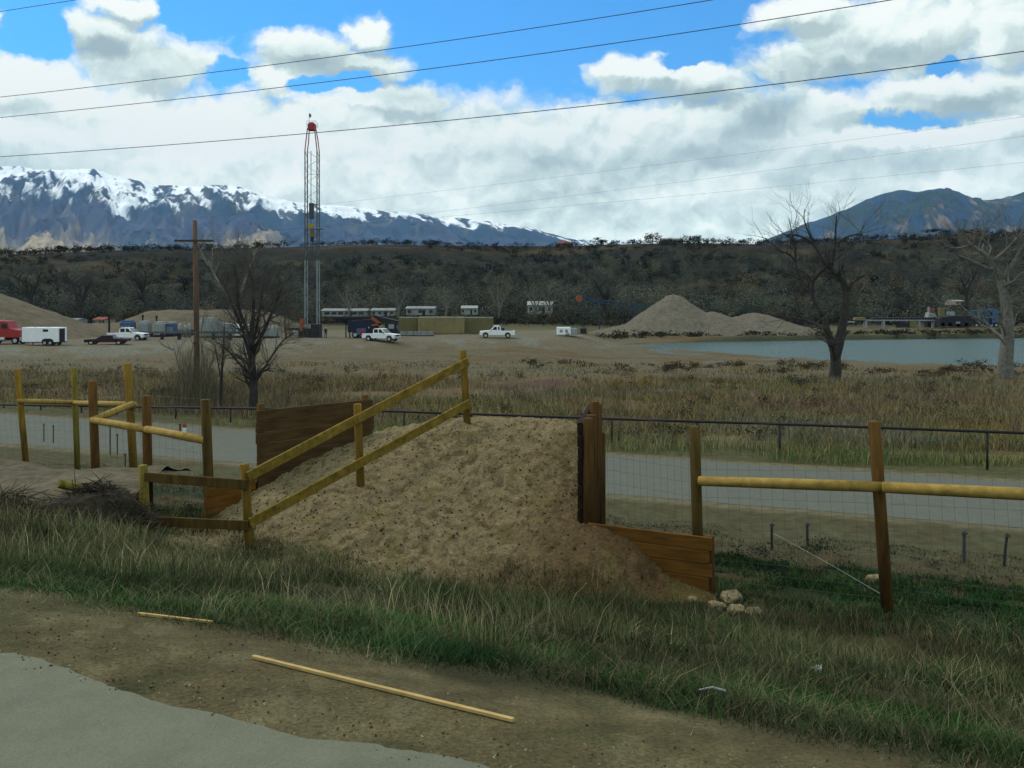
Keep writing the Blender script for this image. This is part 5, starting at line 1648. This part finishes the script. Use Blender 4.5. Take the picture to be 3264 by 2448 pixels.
def plant():
    d = 222.0
    b = on_ground(2850, d=d); root = empty('screening_plant', b); tag(root, 'long pale roller conveyor bed on legs across the far lake shore', 'conveyor')
    L = lambda px, py, dy=0.0: P(px, py, d) - b + Vector((0, dy, 0))
    mb = MB(); mb.beam(L(2758, 1021), L(2985, 1021), 1.2, .3); mb.build('bed', M['offwhite'], root)
    for k in range(22):
        px = 2785 + k * 9
        mb = MB(); mb.tube([L(px, 1015, -.6), L(px, 1015, .6)], .26, 8); mb.build('roller', M['dark'], root)
    for px in (2758, 2815, 2928, 2975):
        mb = MB(); mb.box((L(px, 0).x, 0, L(0, 1023).z / 2), (.5, 1.0, L(0, 1024).z)); mb.build('leg', M['offwhite'], root)
    mb = MB(); mb.box((L(2738, 0).x, 0, L(0, 1016).z), (2.4, 1.4, .7)); mb.build('hopper', M['tan_tank'], root)
    mb = MB(); mb.box((L(2905, 0).x, -.2, .9), (1.5, 1.5, 1.7)); mb.build('drive_box', M['green_box'], root)
    mb = MB(); mb.box((L(2875, 0).x, -.1, .7), (2.6, 1.2, 1.2)); mb.build('motor_housing', M['dark'], root)
    mb = MB(); mb.box((L(2712, 0).x, 0, L(0, 1026).z), (1.8, .8, .3)); mb.build('chute', M['offwhite'], root)
    b2 = on_ground(2968, d=d + 3); lo_ = empty('excavator', b2); tag(lo_, 'pale excavator with an upright boom behind the roller conveyor', 'excavator')
    L2 = lambda px, py, dy=0.0: P(px, py, d + 3) - b2 + Vector((0, dy, 0))
    mb = MB(); mb.prism([(L2(2952, 0).x, L2(0, 1012).z), (L2(2956, 0).x, L2(0, 996).z), (L2(2974, 0).x, L2(0, 1000).z), (L2(2982, 0).x, L2(0, 1012).z)], 2.2); mb.build('engine_cover', M['offwhite'], lo_, bevel=.1)
    mb = MB(); mb.beam(L2(2960, 1000), L2(2961, 979), .4, .5, Vector((0, 1, 0))); mb.build('boom', M['offwhite'], lo_)
    mb = MB(); mb.box(L2(2970, 990), (1.0, 1.2, 1.1)); mb.build('cab', M['roof_red'], lo_, bevel=.06)
    mb = MB(); mb.box((L2(2968, 0).x, 0, L2(0, 1016).z / 2), (2.6, 2.0, L2(0, 1013).z)); mb.build('undercarriage', M['dark'], lo_, bevel=.1)
    b3 = on_ground(3060, d=d - 2); cr = empty('crusher', b3); tag(cr, 'black crusher machine with a slanting discharge arm on the far shore', 'crusher')
    L3 = lambda px, py, dy=0.0: P(px, py, d - 2) - b3 + Vector((0, dy, 0))
    mb = MB(); mb.prism([(L3(2985, 0).x, .2), (L3(2990, 0).x, L3(0, 1012).z), (L3(3030, 0).x, L3(0, 1006).z), (L3(3100, 0).x, L3(0, 1006).z), (L3(3085, 0).x, .1)], 2.6); mb.build('housing', M['dark'], cr, bevel=.1)
    mb = MB(); mb.beam(L3(3092, 1008), L3(3122, 1032), 1.2, .7); mb.build('discharge_arm', M['dark'], cr)
    mb = MB(); mb.box(L3(3045, 1028, -1.32), (1.0, .05, .5)); mb.build('vent_panel', M['steel_grey'], cr)
    mb = MB()
    for px in (2998, 3020, 3046, 3072): mb.tube([L3(px, 1034, -1.3), L3(px, 1034, 1.3)], .45, 10)
    mb.build('track_roller', M['rubber'], cr)
    mb = MB(); mb.box(L3(3000, 995), (1.2, 1.0, 2.0)); mb.build('feed_tower', M['green_box'], cr, bevel=.05)
    mb = MB(); mb.box(L3(3030, 1000), (1.4, 1.4, 1.0)); mb.build('control_cabin', M['steel_grey'], cr, bevel=.05)
    b4 = on_ground(3125, d=d + 4); bt = empty('dump_truck', b4); tag(bt, 'blue dump truck half hidden behind the crusher arm', 'truck')
    L4 = lambda px, py: P(px, py, d + 4) - b4
    mb = MB(); mb.prism([(L4(3100, 0).x, 1.1), (L4(3098, 0).x, L4(0, 990).z), (L4(3150, 0).x, L4(0, 988).z), (L4(3146, 0).x, 1.1)], 2.3); mb.build('dump_bed', M['teal'], bt, bevel=.05)
    mb = MB(); mb.prism([(L4(3154, 0).x, 1.0), (L4(3156, 0).x, L4(0, 984).z), (L4(3172, 0).x, L4(0, 986).z), (L4(3182, 0).x, 1.0)], 2.2); mb.build('cab', M['blue'], bt, bevel=.06)
    for px in (3106, 3122, 3168):
        for s in (-1, 1): wheel(bt, L4(px, 0).x, s * 1.0, .5, .3)
    mb = MB(); mb.box((L4(3140, 0).x, 0, .9), (5.6, 1.0, .3)); mb.build('chassis', M['dark'], bt)


plant()


# ------------------------------------------------------------------ houses
def house(px0, px1, ytop, yeave, ybot, d, label, wall, roof, name='house', hip=False, onhill=False, nwin=3, deep=6.0):
    x0, x1 = d * (px0 - CX) / F, d * (px1 - CX) / F
    zb = H - d * (ybot - YH) / F
    cx = (x0 + x1) / 2; w = x1 - x0
    if onhill: zb = float(MH(np.array([cx]), np.array([d]))[0]) - .2
    root = empty(name, (cx, d, zb)); tag(root, label, 'house')
    he = H - d * (yeave - YH) / F - zb; ht = H - d * (ytop - YH) / F - zb
    mb = MB(); mb.box((0, 0, he / 2), (w * .94, deep, he)); mb.build('wall', M[wall], root)
    mb = MB(); hw = w / 2; dp = deep / 2 + .4; rl_ = hw * (.45 if hip else .98)
    mb.v = [Vector(v) for v in [(-hw, -dp, he), (hw, -dp, he), (hw, dp, he), (-hw, dp, he), (-rl_, 0, ht), (rl_, 0, ht)]]
    mb.f = [(0, 1, 5, 4), (2, 3, 4, 5), (1, 2, 5), (3, 0, 4), (3, 2, 1, 0)]; mb.build('roof', M[roof], root)
    for k in range(nwin):
        mb = MB(); mb.box((-w * .36 + k * w * .72 / max(nwin - 1, 1), -deep / 2 - .02, he * .55), (min(1.2, w * .12), .05, he * .42)); mb.build('window', M['glass'], root)
    mb = MB(); mb.box((w * .12, -deep / 2 - .02, he * .4), (min(.95, w * .1), .06, he * .78)); mb.build('door', M['dark'], root)


house(1772, 1828, 769, 777, 786, 556, 'small red-roofed house on the mesa edge at the centre', 'roof_red', 'roof_red', hip=True, onhill=True)
house(2104, 2174, 759, 764, 776, 556, 'long grey-roofed house on the mesa skyline beside the round tree', 'wall_tan', 'roof_grey', onhill=True, nwin=5)
house(2855, 2877, 762, 764, 772, 552, 'tiny white shed on the mesa rim before the blue mountain', 'white', 'white', 'shed', onhill=True, nwin=1, deep=3)
house(3084, 3134, 737, 744, 756, 556, 'red-roofed barn on the right mesa skyline', 'wall_tan', 'roof_red', 'barn', onhill=True)
house(1030, 1178, 983, 990, 1008, 226, 'long low pale building with a blue-grey roof behind the drilling rig', 'offwhite', 'roof_grey', 'long_building', nwin=6)
house(1186, 1264, 982, 989, 1006, 228, 'pale mobile home right of the long low building', 'offwhite', 'roof_grey', 'mobile_home', nwin=4)
house(1296, 1390, 976, 983, 1004, 230, 'white trailer home behind the long tan tank', 'offwhite', 'roof_grey', 'mobile_home', nwin=3)
house(1470, 1524, 974, 982, 1002, 230, 'grey cottage behind the olive tank', 'offwhite', 'offwhite', 'cottage', nwin=2)
house(1680, 1762, 960, 972, 1000, 234, 'white house half hidden by bare trees left of the blue conveyor', 'offwhite', 'offwhite', nwin=3)
house(3028, 3060, 956, 960, 972, 236, 'small cream house on the slope above the crusher', 'wall_tan', 'offwhite', nwin=2)
house(225, 262, 1014, 1020, 1034, 222, 'pale shed in the gap between the sand piles, left of the grove trunk', 'offwhite', 'roof_grey', 'shed', nwin=1)
house(312, 352, 1010, 1018, 1034, 224, 'small pinkish house in the gap between the sand piles, left of the black stack', 'wall_tan', 'roof_red', nwin=2)


# ------------------------------------------------------------------ foreground litter, brush, rocks
def lath(px0, y0, px1, y1, label, w=.019):
    a, b = on_ground(px0, y0), on_ground(px1, y1)
    a.z += .012; b.z += .012
    mb = MB(); mb.beam(a, b, w, .012); o = mb.build('wooden_lath', M['lath'], None); tag(o, label, 'lath')


M['lath'] = mat('new_lath', (.42, .29, .10), 0.8, 12, .25)
lath(806, 2101, 1636, 2306, 'long straight wooden lath lying on the dirt shoulder')
lath(440, 1963, 676, 1990, 'shorter wooden lath lying at the edge of the grass', .016)


def rock(px, py, w, label, seed, m='rock', flat=.55):
    p = on_ground(px, py)
    r = w * p.y / F / 2
    bm = bmesh.new(); bmesh.ops.create_icosphere(bm, subdivisions=3, radius=1)
    rr = np.random.default_rng(seed); off = rr.uniform(0, 50, 2)
    for v in bm.verts:
        n = float(fbm(np.array([v.co.x * 1.3 + off[0] + v.co.z]), np.array([v.co.y * 1.3 + off[1]]), 3, seed)[0])
        k = .45 + 1.1 * n; v.co = Vector((round(v.co.x * 3.2) / 3.2 * .5 + v.co.x * .5, v.co.y * .8, max(v.co.z, -.4) * flat)) * k * r
    me = bpy.data.meshes.new('rock'); bm.to_mesh(me); bm.free(); me.materials.append(M[m])
    o = bpy.data.objects.new('rock', me); col.objects.link(o); o.location = p + Vector((0, 0, r * .15)); o.rotation_euler = (0, 0, rr.uniform(0, 6))
    tag(o, label, 'rock')


rock(2288, 1938, 62, 'pale rock leaning at the foot of the wing wall, left of the small heap', 1)
rock(2330, 1914, 84, 'broad pale rock topmost in the small heap by the wing wall', 2)
rock(2352, 1950, 64, 'lumpy pale rock in the middle of the small heap by the wing wall', 3)
rock(2408, 1956, 52, 'smaller pale rock lowest and rightmost in the heap by the wing wall', 4)
rock(2785, 1850, 60, 'yellowish rock in the ditch left of the tall fence post', 5)
rock(2208, 1912, 34, 'small pale stone at the bottom corner of the wing wall', 6)

# litter
p = on_ground(2608, 2155)
mb = MB(); rr = random.Random(3)
for k in range(5):
    for j in range(5):
        mb.v.append(p + Vector(((k - 2) * .02 + rr.uniform(-.01, .01), (j - 2) * .02, .03 + .035 * abs(math.sin(k * 1.7 + j)) + rr.uniform(0, .03))))
for k in range(4):
    for j in range(4): mb.f.append((k * 5 + j, k * 5 + 5 + j, k * 5 + 6 + j, k * 5 + 1 + j))
o = mb.build('litter_bag', M['paper'], None, smooth=True); tag(o, 'crumpled pale plastic bag caught in the roadside grass', 'litter')
a, b = on_ground(2228, 2233), on_ground(2312, 2243)
mb = MB(); mb.tube([a + Vector((0, 0, .05)), a.lerp(b, .5) + Vector((0, 0, .07)), b + Vector((0, 0, .06))], [.003, .005, .007], 6)
o = mb.build('white_stick', M['paper'], None); tag(o, 'thin white stick lying in the roadside grass', 'stick')


def brush_pile():
    random.seed(9)
    c = on_ground(300, d=13.6); root = empty('brush_pile', c); tag(root, 'dark heap of cut brush in front of the dog-leg fence', 'brush pile')
    mb = MB()
    for k in range(2200):
        a = random.uniform(0, 6.28); rr_ = random.random() ** .6
        x = rr_ * math.cos(a) * .78 + .02; y = rr_ * math.sin(a) * .6
        z = max(0, 1 - rr_ ** 1.9) * .64 * random.uniform(.3, 1.0)
        d_ = Vector((random.gauss(0, 1), random.gauss(0, .7), random.gauss(-.1, .4))).normalized()
        l = random.uniform(.1, .34)
        p0 = Vector((x, y, z)); p1 = p0 + d_ * l * .5 + Vector((0, 0, .02)); p2 = p0 + d_ * l
        mb.tube([p0, p1, p2], [.008, .007, .003], 3, cap=False)
    mb.build('twig_heap', M['brush'], root)
    mb = MB(); q = P(188, 1545, 14.0) - c
    mb.tube([q, q + Vector((.35, .3, -.18))], [.07, .065], 12); mb.build('log', M['post_green'], root, smooth=False)
    mb = MB(); mb.box((0, 0, -.03), (1.1, .8, .3)); 
    V = []
    bm = bmesh.new(); bmesh.ops.create_icosphere(bm, subdivisions=3, radius=1)
    for v in bm.verts:
        n = float(fbm(np.array([v.co.x * 2 + 9 + v.co.z]), np.array([v.co.y * 2 + 4]), 3, 5)[0])
        v.co = Vector((v.co.x * .80, v.co.y * .55, v.co.z * .58)) * (.6 + .65 * n)
    me = bpy.data.meshes.new('core'); bm.to_mesh(me); bm.free(); me.materials.append(M['brush'])
    o = bpy.data.objects.new('core', me); col.objects.link(o); o.parent = root
    # loose dead stems at the left edge of the view
    c2 = on_ground(25, d=13.0); r2_ = empty('brush_pile', c2); tag(r2_, 'small dark heap of dead stems at the left edge in the grass', 'brush pile')
    mb = MB()
    for k in range(260):
        x = random.gauss(0, .22); y = random.gauss(0, .2); z = random.uniform(0, .35) * max(0, 1 - abs(x) / .6)
        d_ = Vector((random.gauss(.5, .6), random.gauss(0, .7), random.gauss(-.2, .4))).normalized(); l = random.uniform(.12, .4)
        mb.tube([Vector((x, y, z)), Vector((x, y, z)) + d_ * l], [.007, .003], 3, cap=False)
    mb.build('twig_heap', M['brush'], r2_)
    for o_ in (root, r2_): o_.location.z += .02


brush_pile()

# spoil mound of pale sand at the left by the fence
pile('sand_pile', lambda x, y: cone(x, y, -8.6, 15.6, gz(-8.6, 15.6) + .42, .22, 1.9, .35) + (fbm(x * 2, y * 2, 3, 4) - .5) * .1 - (fbm(x * .5, y * .5, 4, 142) - .5) * .0,
     -11.5, -6.0, 14.2, 17.4, M['sand'], 'low spread of bright tan sand at the left beneath the fence', 60, 50, 'sand pile', 9)


# ------------------------------------------------------------------ grass
def blades(x, y, z, h, w, cc, lean=.5, ncurve=True):
    """tapered two-segment blades; every one its own colour"""
    n = len(x)
    a = rng.uniform(0, 2 * np.pi, n); ca, sa = np.cos(a), np.sin(a)
    l = rng.uniform(.1, 1, n) * lean * h; b = rng.uniform(0, 2 * np.pi, n)
    lx, ly = np.cos(b) * l, np.sin(b) * l
    base = np.stack([x, y, z], -1); wv = np.stack([ca * w, sa * w, np.zeros(n)], -1)
    mid = base + np.stack([lx * .35, ly * .35, h * .58], -1); tip = base + np.stack([lx, ly, h * .92], -1)
    V = np.stack([base - wv, base + wv, mid - wv * .7, mid + wv * .7, tip], 1).reshape(-1, 3)
    k = np.arange(n)[:, None] * 5
    Fc = np.concatenate([k + np.array([[0, 1, 3]]), k + np.array([[0, 3, 2]]), k + np.array([[2, 3, 4]])], 0)
    C = np.repeat(cc, 5, axis=0).reshape(n, 5, 3).copy()
    return V, Fc, C.reshape(-1, 3)


def merge(name, L, m, label, cat):
    off = 0; Vs, Fs, Cs = [], [], []
    for V, Fc, C in L:
        Vs.append(V); Fs.append(Fc + off); Cs.append(C); off += len(V)
    o = np_mesh(name, np.vstack(Vs), np.vstack(Fs), m, np.vstack(Cs))
    return tag(o, label, cat, kind='stuff')


def roadside_grass():
    L = []
    G1, G2, G3 = srgb(32, 58, 24), srgb(50, 66, 36), srgb(26, 48, 26)
    S1, S2, S3 = srgb(112, 106, 74), srgb(90, 88, 62), srgb(82, 76, 58)
    def scatter(n, u0, u1, s0, s1):
        u = rng.uniform(u0, u1, n); s = rng.uniform(s0, s1, n)
        return s * N1[1] + u * N1[0], -s * N1[0] + u * N1[1], u, s
    def add(n, u0, u1, s0, s1, hr, w, cols, dens, lean=.6, shoulder=False):
        x, y, u, s = scatter(n, u0, u1, s0, s1)
        z, on = mz(x, y)
        d = fbm(x * 1.1, y * 1.1, 3, 201)
        keep = (~on | ((z - GH(x, y) < .30) & (x < 1.5) & (rng.random(n) < .75))) & (d + rng.normal(0, .06, n) > dens) & (np.abs(x / np.maximum(y, .1)) < .68) & (y > 1.5)
        eu = 3.60 + (fbm(s * .7, s * 0, 4, 205) - .5) * 1.1 + (rng.random(n) - .5) * .25
        if not shoulder: keep &= (u > eu)
        x, y, z, u = x[keep], y[keep], z[keep], u[keep]; k = len(x)
        ramp = np.clip((u - 3.4) / .8, .25, 1)
        h = rng.uniform(hr[0], hr[1], k) * (ramp if not shoulder else .4)
        pal = np.array(cols); t = np.clip((fbm(x * .6 + 7, y * .6, 3, 207) - .3) / .4 * (len(cols)) + rng.normal(0, .7, k), 0, len(cols) - .01).astype(int)
        cc = pal[t] * rng.uniform(.6, 1.5, k)[:, None] * (.92 + 1.0 * sstep(.40, .70, fbm(x * 1.3 + 31, y * 1.3, 4, 209)))[:, None]
        L.append(blades(x, y, z - .02, h, np.full(k, w) * rng.uniform(.6, 1.3, k), cc, lean))
    # close to the road: dense short green with dry stems over it
    add(200000, 3.1, 6.2, -8.5, 6.0, (.03, .12), .0026, [G1, G2, G1, S3, G2, G3], .38, 1.6)
    add(46000, 3.3, 6.5, -8.5, 6.0, (.07, .20), .0018, [S3, S2, G2, G2], .48, 1.7)
    add(120000, 5.8, 13.6, -13, 8, (.06, .16), .0040, [G1, S3, G2, G3, S3], .40, 1.5)
    add(52000, 5.8, 13.4, -13, 7, (.12, .30), .0030, [S2, G2, S3, G1, S1, G2], .47, 1.4)
    # pale tall stalks on the left bank
    add(9000, 5.0, 9.5, -12, -2.5, (.20, .44), .0032, [S1, S2, S1, G2], .44, .8)
    add(16000, 9.2, 12.4, -13, 1.0, (.14, .36), .0034, [S3, G2, S2, G1, S2], .40, .9)
    # ditch behind the fence: short, clumped
    add(110000, 12.6, 24, -26, 10, (.03, .10), .008, [S3, G3, G1, S2], .47, 1.3)
    add(90000, 12.8, 18.5, -14, 8, (.06, .18), .007, [G3, G1, G3, G2], .42, 1.3)
    # straw on the shoulder
    add(5000, 2.9, 3.9, -5, 5, (.03, .08), .0015, [S1, S2, S3], .1, 3.0, shoulder=True)
    merge('roadside_grass', L, M['grass'], 'dark green grass with dry straw stems covering the bank by the road', 'grass')


roadside_grass()


def field_grass():
    L = []
    cols = [srgb(96, 88, 62), srgb(86, 78, 58), srgb(82, 70, 58), srgb(104, 92, 54), srgb(72, 76, 52), srgb(92, 88, 68)]
    def add(n, y0, y1, hr, w, dens, pal, lean=.5, ulo=37.0, verge=False):
        y = np.exp(rng.uniform(math.log(y0), math.log(y1), n)); x = rng.uniform(-.66, .66, n) * y
        u = N2[0] * x + N2[1] * y
        keep = (u > ulo) & (fbm(x * .12, y * .2, 4, 221) + rng.normal(0, .06, n) > dens)
        if verge: keep &= u < 38.5
        keep &= poly_sd(x, y, LAKE) > 3
        keep &= poly_sd(x, y, PAD) > 12
        x, y = x[keep], y[keep]; k = len(x); z = GH(x, y)
        t = np.clip((fbm(x * .07 + 3, y * .12, 4, 223) - .28) / .44 * len(pal) + rng.normal(0, .6, k), 0, len(pal) - .01).astype(int)
        cc = np.array(pal)[t] * rng.uniform(.6, 1.5, k)[:, None] * 1.6
        L.append(blades(x, y, z - .03, rng.uniform(hr[0], hr[1], k), np.full(k, w), cc, lean))
    add(90000, 36, 78, (.3, .8), .018, .36, cols, .8)
    add(26000, 60, 100, (.2, .5), .035, .50, cols, .8)
    add(40000, 33, 44, (.2, .6), .014, .28, [srgb(96, 96, 58), srgb(70, 84, 46), srgb(110, 104, 70)], .7, 34.9, True)
    merge('field_grass', L, M['grass'], 'tall tan and russet dead grass filling the field beyond the pipe fence', 'grass')
    # scrub: low bushes in the field and along the berm before the lake
    parts = []
    k = 150; y = rng.uniform(84, 104, k); x = rng.uniform(.02, .6, k) * y
    keep = fbm(x * .12, y * .05, 3, 225) > .46; x, y = x[keep], y[keep]
    r = rng.uniform(.25, .75, len(x)); pal = np.array([srgb(44, 44, 34), srgb(58, 46, 38), srgb(66, 60, 38)])
    parts.append(puffs(x, y, GH(x, y) + r * .45, r * 1.5, r * .8, 160, r * .12, pal[rng.choice(3, len(x))] * 1.1, .35))
    k = 420; y = rng.uniform(38, 84, k); x = rng.uniform(-.62, .62, k) * y
    keep = (fbm(x * .08, y * .1, 3, 227) > .5) & (N2[0] * x + N2[1] * y > 38); x, y = x[keep], y[keep]
    r = rng.uniform(.25, .6, len(x)); pal = np.array([srgb(60, 62, 44), srgb(88, 72, 36), srgb(66, 52, 42), srgb(46, 52, 40)])
    parts.append(puffs(x, y, GH(x, y) + r * .5, r * 1.3, r * .9, 160, r * .10, pal[rng.choice(4, len(x))] * 1.15, .4))
    # bank scrub beyond the lake
    k = 200; x = rng.uniform(18, 130, k); y = 181 + (x - 23) * .19 + rng.uniform(1, 10, k)
    r = rng.uniform(.4, 1.1, k); pal = np.array([srgb(44, 48, 36), srgb(56, 50, 36), srgb(36, 42, 36)])
    parts.append(puffs(x, y, GH(x, y) + r * .3, r * 1.8, r * .7, 50, r * .24, pal[rng.choice(3, k)], .35))
    # dark weeds in the ditch
    k = 60; u = rng.uniform(13.2, 21, k); s = rng.uniform(-14, 8, k)
    x = s * N1[1] + u * N1[0]; y = -s * N1[0] + u * N1[1]
    _, on = mz(x, y); keep = (~on) & (fbm(x * .5, y * .5, 3, 229) > .48); x, y = x[keep], y[keep]
    r = rng.uniform(.10, .32, len(x)); pal = np.array([srgb(22, 36, 24), srgb(34, 40, 28), srgb(18, 30, 26)])
    parts.append(puffs(x, y, GH(x, y) + r * .3, r * 1.5, r * .7, 260, r * .07, pal[rng.choice(3, len(x))] * 1.3, .35))
    o = stuff_tris('scrub', parts, M['wood_far'])
    tag(o, 'low dark bushes and weeds scattered over field, ditch and lake bank', 'scrub', kind='stuff')


field_grass()

def thicket():
    n = 2400
    px = np.concatenate([rng.normal(605, 62, n // 2), rng.normal(700, 60, n // 4), rng.normal(880, 80, n // 4)]); y = rng.uniform(48, 62, len(px))
    x = y * (px - CX) / F; z = GH(x, y)
    pal = np.array([srgb(92, 88, 66), srgb(70, 66, 52), srgb(60, 52, 44)])
    cc = pal[rng.choice(3, len(px))] * rng.uniform(.7, 1.5, len(px))[:, None] * 1.3
    merge('thicket', [blades(x, y, z, rng.uniform(.6, 1.0, len(px)) * rng.uniform(1, 5.0, len(px)) * np.where(px > 780, .45, .35 + .75 * np.exp(-((px - 620) / 75) ** 2)), np.full(len(px), .009), cc, .5)], M['grass'],
          'thin pale bare stems growing thickly round the pole foot and twiggy tree', 'thicket')


thicket()


def pebbles():
    n = 1800; u = 2.72 + np.abs(rng.normal(0, .45, n)); s = rng.uniform(-5, 5, n)
    x = s * N1[1] + u * N1[0]; y = -s * N1[0] + u * N1[1]
    r = rng.uniform(.002, .006, n); z = GH(x, y) + np.where(u < 2.9, .012, 0) + r * .3
    pal = np.array([srgb(120, 112, 88), srgb(84, 76, 54), srgb(70, 62, 46), srgb(140, 132, 108)])
    parts = [puffs(x, y, z, r * .3, r * .2, 5, r * 1.2, pal[rng.choice(4, n)] * 1.3, .3)]
    # clods and chips on the ramp
    n = 2200; x = rng.uniform(-5, 2, n); y = rng.uniform(12.5, 17, n); z, on = mz(x, y); x, y, z = x[on], y[on], z[on]
    r = rng.uniform(.006, .018, len(x))
    pal = np.array([srgb(96, 80, 52), srgb(58, 44, 26), srgb(150, 130, 92), srgb(84, 44, 30)])
    parts.append(puffs(x, y, z + r * .2, r * .4, r * .3, 7, r * 1.1, pal[rng.choice(4, len(x), p=[.50, .36, .05, .09])] * 1.25, .3))
    o = stuff_tris('pebbles', parts, M['wood_far'])
    tag(o, 'small stones and clods strewn over the dirt shoulder and the ramp', 'pebbles', kind='stuff')


pebbles()

# ------------------------------------------------------------------ haze
hz = MB(); hz.box((0, 6900, 1150), (21000, 14200, 2330))
hm = bpy.data.materials.new('haze'); hm.use_nodes = True
hm.node_tree.nodes.clear()
pv = hm.node_tree.nodes.new('ShaderNodeVolumePrincipled'); pv.inputs['Color'].default_value = (.42, .68, 1.0, 1)
pv.inputs['Density'].default_value = 3.6e-5; pv.inputs['Anisotropy'].default_value = 0.0
ho = hm.node_tree.nodes.new('ShaderNodeOutputMaterial'); hm.node_tree.links.new(pv.outputs[0], ho.inputs['Volume'])
tag(hz.build('haze', hm), kind='stuff')
